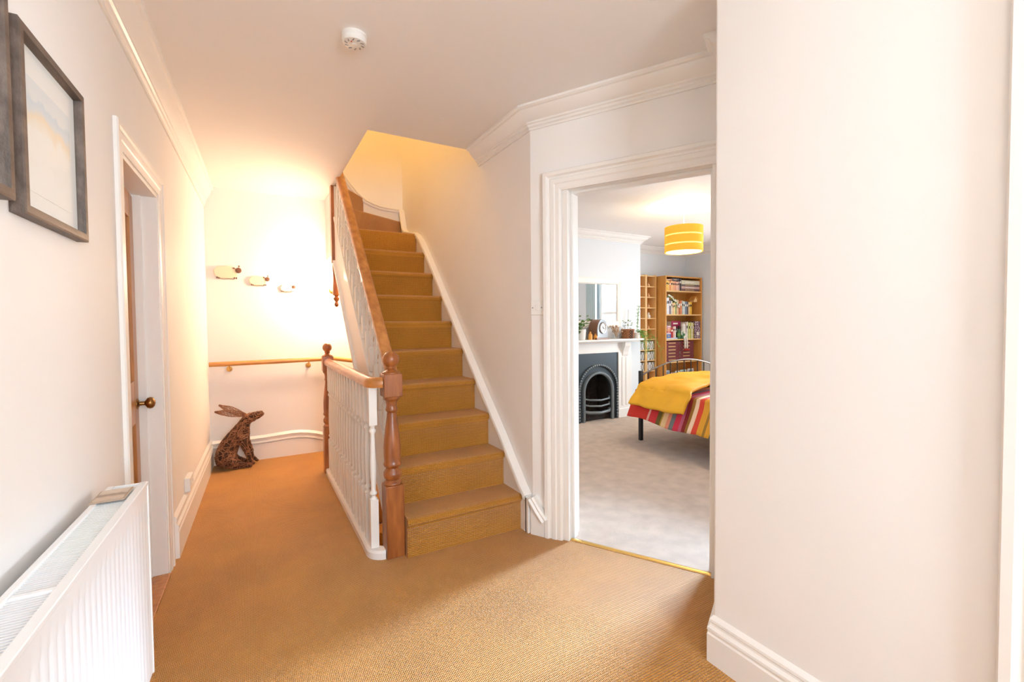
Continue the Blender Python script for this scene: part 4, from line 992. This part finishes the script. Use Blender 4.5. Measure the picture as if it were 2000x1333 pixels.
MB().prism([(6.018, S2 + .230), (6.065, S2 + .287), (6.112, S2 + .230), (6.104, S2 + .226), (6.065, S2 + .275), (6.026, S2 + .226)], 4.77, 4.87, lambda a, b, c: (a, c, b)).build('roof', 'beech', bh)
g = 'books on the third shelf of the tall bookcase'
book(bx0 + .023, bx0 + .290, S3, S3 + .022, .17, (.45, .52, .66), 'pale blue book lying flat under the red and blue stack', g, True)
z0 = S3 + .0225
for h, c, l in ((.055, (.06, .16, .50), 'blue book at the bottom of the short stack'), (.018, (.70, .62, .72), 'thin lilac book in the short stack'), (.034, (.62, .08, .05), 'red book in the short stack'), (.018, (.76, .40, .12), 'thin orange book in the short stack'),
                (.030, (.72, .22, .16), 'coral book near the top of the short stack'), (.030, (.66, .42, .50), 'mauve book topping the short stack')):
    book(bx0 + .058, bx0 + .142, z0, z0 + h - .001, .14, c, l, g, True); z0 += h
book(bx0 + .026, bx0 + .054, S3 + .0225, S3 + .21, .15, (.12, .20, .30), 'navy book leaning at the third shelf end', g)
book(bx0 + .145, bx0 + .190, S3 + .0225, S3 + .175, .15, (.42, .02, .02), 'dark red book right of the short stack', g)
book(bx0 + .192, bx0 + .228, S3 + .0225, S3 + .195, .14, (.74, .44, .38), 'pale pink book right of the dark red book', g)
book(bx0 + .230, bx0 + .252, S3 + .0225, S3 + .195, .14, (.78, .77, .73), 'white book right of the pale pink book', g)
book(bx0 + .240, bx0 + .445, S3 + .20, S3 + .275, .12, (.36, .01, .08), 'crimson album standing behind the doll', g, True, y0=by0 + .10)
book(bx0 + .300, bx0 + .360, S3, S3 + .17, .12, (.05, .10, .07), 'dark green book behind the doll', g, y0=by0 + .09)
book(bx0 + .362, bx0 + .445, S3, S3 + .199, .12, (.32, .02, .06), 'wide crimson book under the album', g, y0=by0 + .10)
row = [(.034, .26, (.80, .76, .70), 'cream book right of the doll'), (.020, .25, (.42, .50, .14), 'olive lime book on the third shelf'), (.034, .25, (.70, .66, .24), 'yellow-green book on the third shelf'), (.030, .255, (.46, .46, .08), 'mustard green book on the third shelf'),
       (.024, .25, (.80, .78, .66), 'ivory book on the third shelf'), (.028, .25, (.52, .40, .10), 'ochre book left of the patterned file')]
x = bx0 + .49
for w, h, c, l in row: book(x, x + w - .001, S3, S3 + h, .16, c, l, g); x += w
pm, nt, b = nodes('damask'); inp(b, Roughness=.5)
v = nt.nodes.new('ShaderNodeTexVoronoi'); v.inputs['Scale'].default_value = 55; tcn = nt.nodes.new('ShaderNodeTexCoord'); nt.links.new(tcn.outputs['Object'], v.inputs['Vector'])
rr = nt.nodes.new('ShaderNodeValToRGB'); rr.color_ramp.interpolation = 'CONSTANT'; rr.color_ramp.elements[0].color = (.78, .70, .72, 1); rr.color_ramp.elements[1].color = (.16, .07, .12, 1); rr.color_ramp.elements[1].position = .38
nt.links.new(v.outputs['Distance'], rr.inputs[0]); nt.links.new(rr.outputs[0], b.inputs['Base Color'])
fl = thing('box_file', (6.11, 4.85, S3), 'purple and white patterned box file at the shelf end', 'box file')
MB().box(6.035, bx1 - .022, by0 + .012, by0 + .25, S3, S3 + .27).build('case', 'damask', fl, bevel=.003)
MB().box(6.07, 6.125, by0 + .010, by0 + .0125, S3 + .05, S3 + .10).build('label_holder', 'paper', fl)
# rag doll sitting on the third shelf edge, legs hanging
dl = thing('rag_doll', (5.80, 4.76, S3), 'rag doll in green sitting on the shelf, red shoes hanging', 'doll')
me_v = [(5.785, 4.775, S3 + .03), (5.785, 4.785, S3 + .085), (5.785, 4.785, S3 + .13), (5.785, 4.78, S3 + .175), (5.785, 4.775, S3 + .205),
        (5.765, 4.745, S3 + .022), (5.762, 4.728, S3 - .04), (5.764, 4.728, S3 - .15), (5.805, 4.745, S3 + .022), (5.810, 4.728, S3 - .04), (5.812, 4.728, S3 - .15),
        (5.745, 4.78, S3 + .11), (5.735, 4.765, S3 + .055), (5.825, 4.78, S3 + .11), (5.835, 4.765, S3 + .055)]
me_e = [(0,1),(1,2),(2,3),(3,4),(0,5),(5,6),(6,7),(0,8),(8,9),(9,10),(2,11),(11,12),(2,13),(13,14)]
md = bpy.data.meshes.new('body'); md.from_pydata([tuple(Vector(p) - OFF[dl.name]) for p in me_v], me_e, []); md.materials.append(M('doll_cloth'))
od = bpy.data.objects.new('body', md); COL.objects.link(od); od.parent = dl
od.modifiers.new('s', 'SKIN'); od.modifiers.new('u', 'SUBSURF').levels = 1
for q, rd in zip(md.skin_vertices[0].data, (.026, .03, .022, .03, .028, .016, .014, .012, .016, .014, .012, .011, .010, .011, .010)): q.radius = (rd, rd)
md.skin_vertices[0].data[0].use_root = True
MB().lathe([(.055, S3 + .012), (.050, S3 + .05), (.032, S3 + .09), (.030, S3 + .13), (.020, S3 + .135)], n=14, fn=lambda a, b, c: (5.785 + a, 4.778 + b * .8, c)).build('dress', 'doll_green', dl, smooth=True)
for x in (5.764, 5.812): MB().ball((x, 4.718, S3 - .165), .022, 10, (.9, 1.5, .75)).build('shoe', 'doll_red', dl, smooth=True)
MB().ball((5.785, 4.785, S3 + .205), .036, 12, (1, 1, 1)).build('bonnet', 'doll_cloth', dl, smooth=True)
bt = thing('green_bottle', (5.695, 4.79, S3), 'dark green bottle with a black neck beside the doll', 'bottle')
MB().lathe([(.026, 0.0), (.028, .004), (.028, .11), (.022, .13), (.012, .15)], (5.695, 4.79, S3), 16).build('body', 'doll_green', bt, smooth=True)
MB().lathe([(.013, .15), (.013, .20), (.010, .205), (.001, .206)], (5.695, 4.79, S3), 12).build('neck', 'dark_hole', bt, smooth=True)
MB().lathe([(.0285, .045), (.0285, .085)], (5.695, 4.79, S3), 16).build('paper_band', 'leaf_light', bt, smooth=True)
# burgundy volumes, two stacks of six
ordn = ['bottom', 'second', 'third', 'fourth', 'fifth', 'topmost']
for s_, (xa, xb) in enumerate(((bx0 + .026, bx0 + .345), (bx0 + .352, bx0 + .665))):
    for k in range(6):
        z0 = S4 + k * .051
        o = book(xa + rnd.uniform(0, .01), xb - rnd.uniform(0, .01), z0, z0 + .0502, .19, (.17, .022, .028), ('%s burgundy volume in the %s stack' % (ordn[k], ('left', 'right')[s_])) if k in (0, 5) else ('%s burgundy volume from the bottom of the %s stack' % (ordn[k], ('left', 'right')[s_])), 'burgundy volumes on the fourth shelf', True)
# photo frames and boxes on the low shelf behind the bed
for x, w, h, c, l in ((bx0 + .05, .11, .17, (.40, .54, .70), 'pale blue photo frame on the low shelf'), (bx0 + .18, .09, .13, (.45, .36, .36), 'brown-grey photo frame on the low shelf'), (bx0 + .29, .10, .15, (.72, .74, .66), 'cream photo frame on the low shelf'), (bx0 + .41, .13, .16, (.42, .62, .60), 'teal photo frame on the low shelf'), (bx0 + .57, .14, .17, (.80, .78, .74), 'white photo frame with a dark picture on the low shelf')):
    pf = thing('photo_frame', (x + w / 2, 4.82, S5), l, 'photo frame', 'photo frames behind the bed')
    MB().sweep([(0, 0), (0, .014), (-.018, .014), (-.018, 0)], [(x, S5), (x, S5 + h), (x + w, S5 + h), (x + w, S5)], lambda a, b, q: (a, 4.83 - q, b), closed=True).build('frame', bookmat(c), pf)
    MB().box(x + .016, x + w - .016, 4.822, 4.83, S5 + .016, S5 + h - .016).build('photo', bookmat((.25, .30, .38)), pf)
# discs and little ornaments in the slim units
cols = [((.75, .75, .74), 'white'), ((.10, .10, .11), 'black'), ((.62, .58, .50), 'beige'), ((.30, .34, .40), 'slate'), ((.80, .78, .70), 'ivory'), ((.20, .12, .10), 'brown'), ((.70, .72, .76), 'silver')]
for u_, (x0, nm) in enumerate(((4.925, 'half hidden'), (5.14, 'nearer the bookcase'))):
    for k in (3, 4, 5):
        z0 = .05 + k * .1585
        for j in range(7):
            c, cn = cols[(j + k + u_) % 7]
            xx = x0 + .001 + j * .0235
            r = thing('disc_case', (xx + .011, 4.98, z0), '%s disc case, %s in the %s row of the %s slim unit' % (cn, ('first', 'second', 'third', 'fourth', 'fifth', 'sixth', 'last')[j], ('lowest', 'middle', 'upper')[k - 3], ('left', 'right')[u_]), 'disc case', 'disc cases in the slim units')
            MB().box(xx, xx + .022, 4.92, 5.045, z0, z0 + .124).build('case', bookmat(c), r)
            MB().box(xx + .006, xx + .016, 4.9192, 4.92, z0 + .03, z0 + .09).build('title_strip', 'paper' if sum(c) < 1.2 else 'slot_grey', r)
    for k, lev in ((7, 'lowest'), (8, 'second'), (9, 'third'), (10, 'fourth'), (11, 'highest')):
        z0 = .05 + k * .1585; xx = x0 + .085
        r = thing('figurine', (xx, 4.96, z0), 'small pale figurine on the %s ornament shelf of the slim unit %s' % (lev, nm), 'figurine', 'figurines in the slim units')
        hh = 1.2 if k == 8 else (.6 if k == 7 else .85)
        MB().lathe([(.020 * hh, 0), (.024 * hh, .004), (.026 * hh, .03 * hh), (.016 * hh, .045 * hh), (.010 * hh, .05 * hh)], (xx, 4.96, z0), 12).build('body', 'doll_cloth' if k == 8 else bookmat((.78, .46, .24)), r, smooth=True)
        MB().ball((xx, 4.96, z0 + .06 * hh), .014 * hh, 10).build('head', 'doll_cloth' if k == 8 else bookmat((.78, .46, .24)), r, smooth=True)

# ------------------------------------------------------------------ bed
BD = thing('bed', (4.25, 2.5, 0), 'black iron bedstead with an arched end rail', 'bed')
EX0, EX1, EY = 3.575, 4.93, 3.50
def legpost(x, y, h): MB().box(x - .018, x + .018, y - .018, y + .018, 0, h).build('post', 'bed_iron', BD, bevel=.003)
legpost(EX0, EY, .74); legpost(EX1, EY, .74); legpost(EX0, 1.52, .5); legpost(EX1, 1.52, .5)
arc = [(EX0 + (EX1 - EX0) * t, EY, .69 + .14 * math.sin(PI * t)) for t in [k / 24 for k in range(25)]]
MB().tube(arc, .009, 8).build('arched_rail', 'rail_iron', BD, smooth=True)
MB().tube([(EX0, EY, .45), (EX1, EY, .45)], .011, 8).build('cross_rail', 'bed_iron', BD, smooth=True)
for k in range(1, 12):
    t = k / 12; MB().tube([(EX0 + (EX1 - EX0) * t, EY, .45), (EX0 + (EX1 - EX0) * t, EY, .69 + .14 * math.sin(PI * t))], .006, 6).build('spindle', 'bed_iron', BD, smooth=True)
for x in (EX0, EX1): MB().box(x - .015, x + .015, 1.52, EY, .25, .29).build('side_rail', 'bed_iron', BD)
for k in range(12): MB().box(EX0, EX1, 1.58 + k * .155, 1.65 + k * .155, .285, .30).build('slat', 'beech', BD)
MB().box(EX0 - .01, EX1 + .01, 1.53, 3.47, .302, .53).build('mattress', 'white_board', BD, bevel=.03, seg=3)
# striped cover draped over mattress
STR = [(3.6, (.62, .03, .015)), (3.262, (.80, .42, .30)), (3.231, (.60, .03, .03)), (3.145, (.14, .09, .012)), (3.099, (.45, .25, .02)), (3.077, (.78, .52, .25)), (3.024, (.75, .26, .15)), (2.98, (.17, .18, .17)), (2.929, (.62, .03, .06)), (2.875, (.50, .10, .16)), (2.843, (.24, .015, .012)), (2.803, (.30, .13, .015)), (2.764, (.80, .55, .36)), (2.725, (.62, .05, .02)), (2.676, (.68, .31, .02)), (2.614, (.30, .15, .02)), (2.588, (.68, .30, .02)), (2.545, (.035, .08, .085)), (2.4, (.62, .04, .03)), (2.2, (.68, .31, .02)), (1.9, (.2, .02, .03))]
pm, nt, b = nodes('stripe_cloth'); inp(b, Roughness=.85)
gN = nt.nodes.new('ShaderNodeNewGeometry'); sN = nt.nodes.new('ShaderNodeAttribute'); sN.attribute_name = 'run'
rr = nt.nodes.new('ShaderNodeValToRGB'); rr.color_ramp.interpolation = 'CONSTANT'
lo, hi = 1.5, 3.6
mr = nt.nodes.new('ShaderNodeMapRange'); mr.inputs['From Min'].default_value = hi; mr.inputs['From Max'].default_value = lo
nt.links.new(sN.outputs['Fac'], mr.inputs['Value']); nt.links.new(mr.outputs[0], rr.inputs[0]); nt.links.new(rr.outputs[0], b.inputs['Base Color'])
els = rr.color_ramp.elements
for i, (y, c) in enumerate(STR):
    p = 0.0 if i == 0 else (hi - y) / (hi - lo)
    e = els[i] if i < 2 else els.new(p)
    e.position = p; e.color = c4(c)
def drape(name, y_a, y_b, hem, lift, ny, puff, wr, edge=None, side_x=0.0):
    """closed-thickness cloth: section across x (left hem, over the top, right hem), run along y"""
    nx = 64; vs = []; run = []
    for j in range(ny + 1):
        t = j / ny; y = y_a + (y_b - y_a) * t
        for i in range(nx + 1):
            s_ = i / nx
            # section: 0..0.22 left side, .22...78 top, .78..1 right side
            xl, xr, zt = EX0 - .05 - side_x, EX1 + .05 + side_x, .545 + lift
            if s_ < .22:
                q = s_ / .22; hz = hem(y) if callable(hem) else hem
                x = xl - .13 * (1 - q) ** 1.3 - .0; z = hz + (zt - hz) * q ** .9
                z = min(z, zt)
            elif s_ > .78:
                q = (1 - s_) / .22; hz = hem(y) if callable(hem) else hem
                x = xr + .13 * (1 - q) ** 1.3; z = hz + (zt - hz) * q ** .9
            else:
                q = (s_ - .22) / .56; x = xl + (xr - xl) * q; z = zt + puff * math.sin(PI * q) ** .55
            fold = wr * math.sin(y * 23 + 3 * math.sin(y * 7)) * max(0, 1 - q * 1.1) if s_ < .22 or s_ > .78 else 0
            nv = mnoise.noise(Vector((x * 5, y * 5, z * 5 + lift * 40))) * wr * 1.2 + mnoise.noise(Vector((x * 12, y * 12, z * 12))) * wr * .5
            yy = y
            if edge: yy = y + edge(s_) * t
            sgn = -1 if s_ < .5 else 1
            vs.append((x + sgn * (fold + (nv if s_ < .22 or s_ > .78 else 0)), yy + (0), z + (nv if .2 < s_ < .8 else 0))); run.append(y)
    fs = [(j*(nx+1)+i, j*(nx+1)+i+1, (j+1)*(nx+1)+i+1, (j+1)*(nx+1)+i) for j in range(ny) for i in range(nx)]
    return vs, fs, run
bc = thing('striped_cover', (4.25, 2.5, .5), 'multicoloured striped cover hanging over the bed sides', 'bed cover')
vs, fs, run = drape('c', 3.53, 1.50, lambda y: .278 - .045 * (3.5 - y) - .012 * math.sin(y * 9), 0.0, 150, .03, .007)
o = MB().add(vs, fs).build('cloth', 'stripe_cloth', bc, smooth=True, angle=80)
at = o.data.attributes.new('run', 'FLOAT', 'POINT'); at.data.foreach_set('value', run)
so_ = o.modifiers.new('thick', 'SOLIDIFY'); so_.thickness = .008; so_.offset = -1
mat('yellow_cloth', (.80, .40, .015), .7, bump=(35, .25))
yd = thing('yellow_duvet', (4.25, 3.0, .6), 'rumpled yellow duvet folded over the end of the bed', 'duvet')
vs, fs, run = drape('d', 3.47, 2.82, lambda y: .43 - .02 * math.sin((y - 2.6) * 3), .055, 80, .09, .018, edge=lambda s_: .34 * max(0, min(s_, .8) - .2), side_x=.022)
o = MB().add(vs, fs).build('cloth', 'yellow_cloth', yd, smooth=True, angle=80)
so_ = o.modifiers.new('thick', 'SOLIDIFY'); so_.thickness = .03; so_.offset = -1
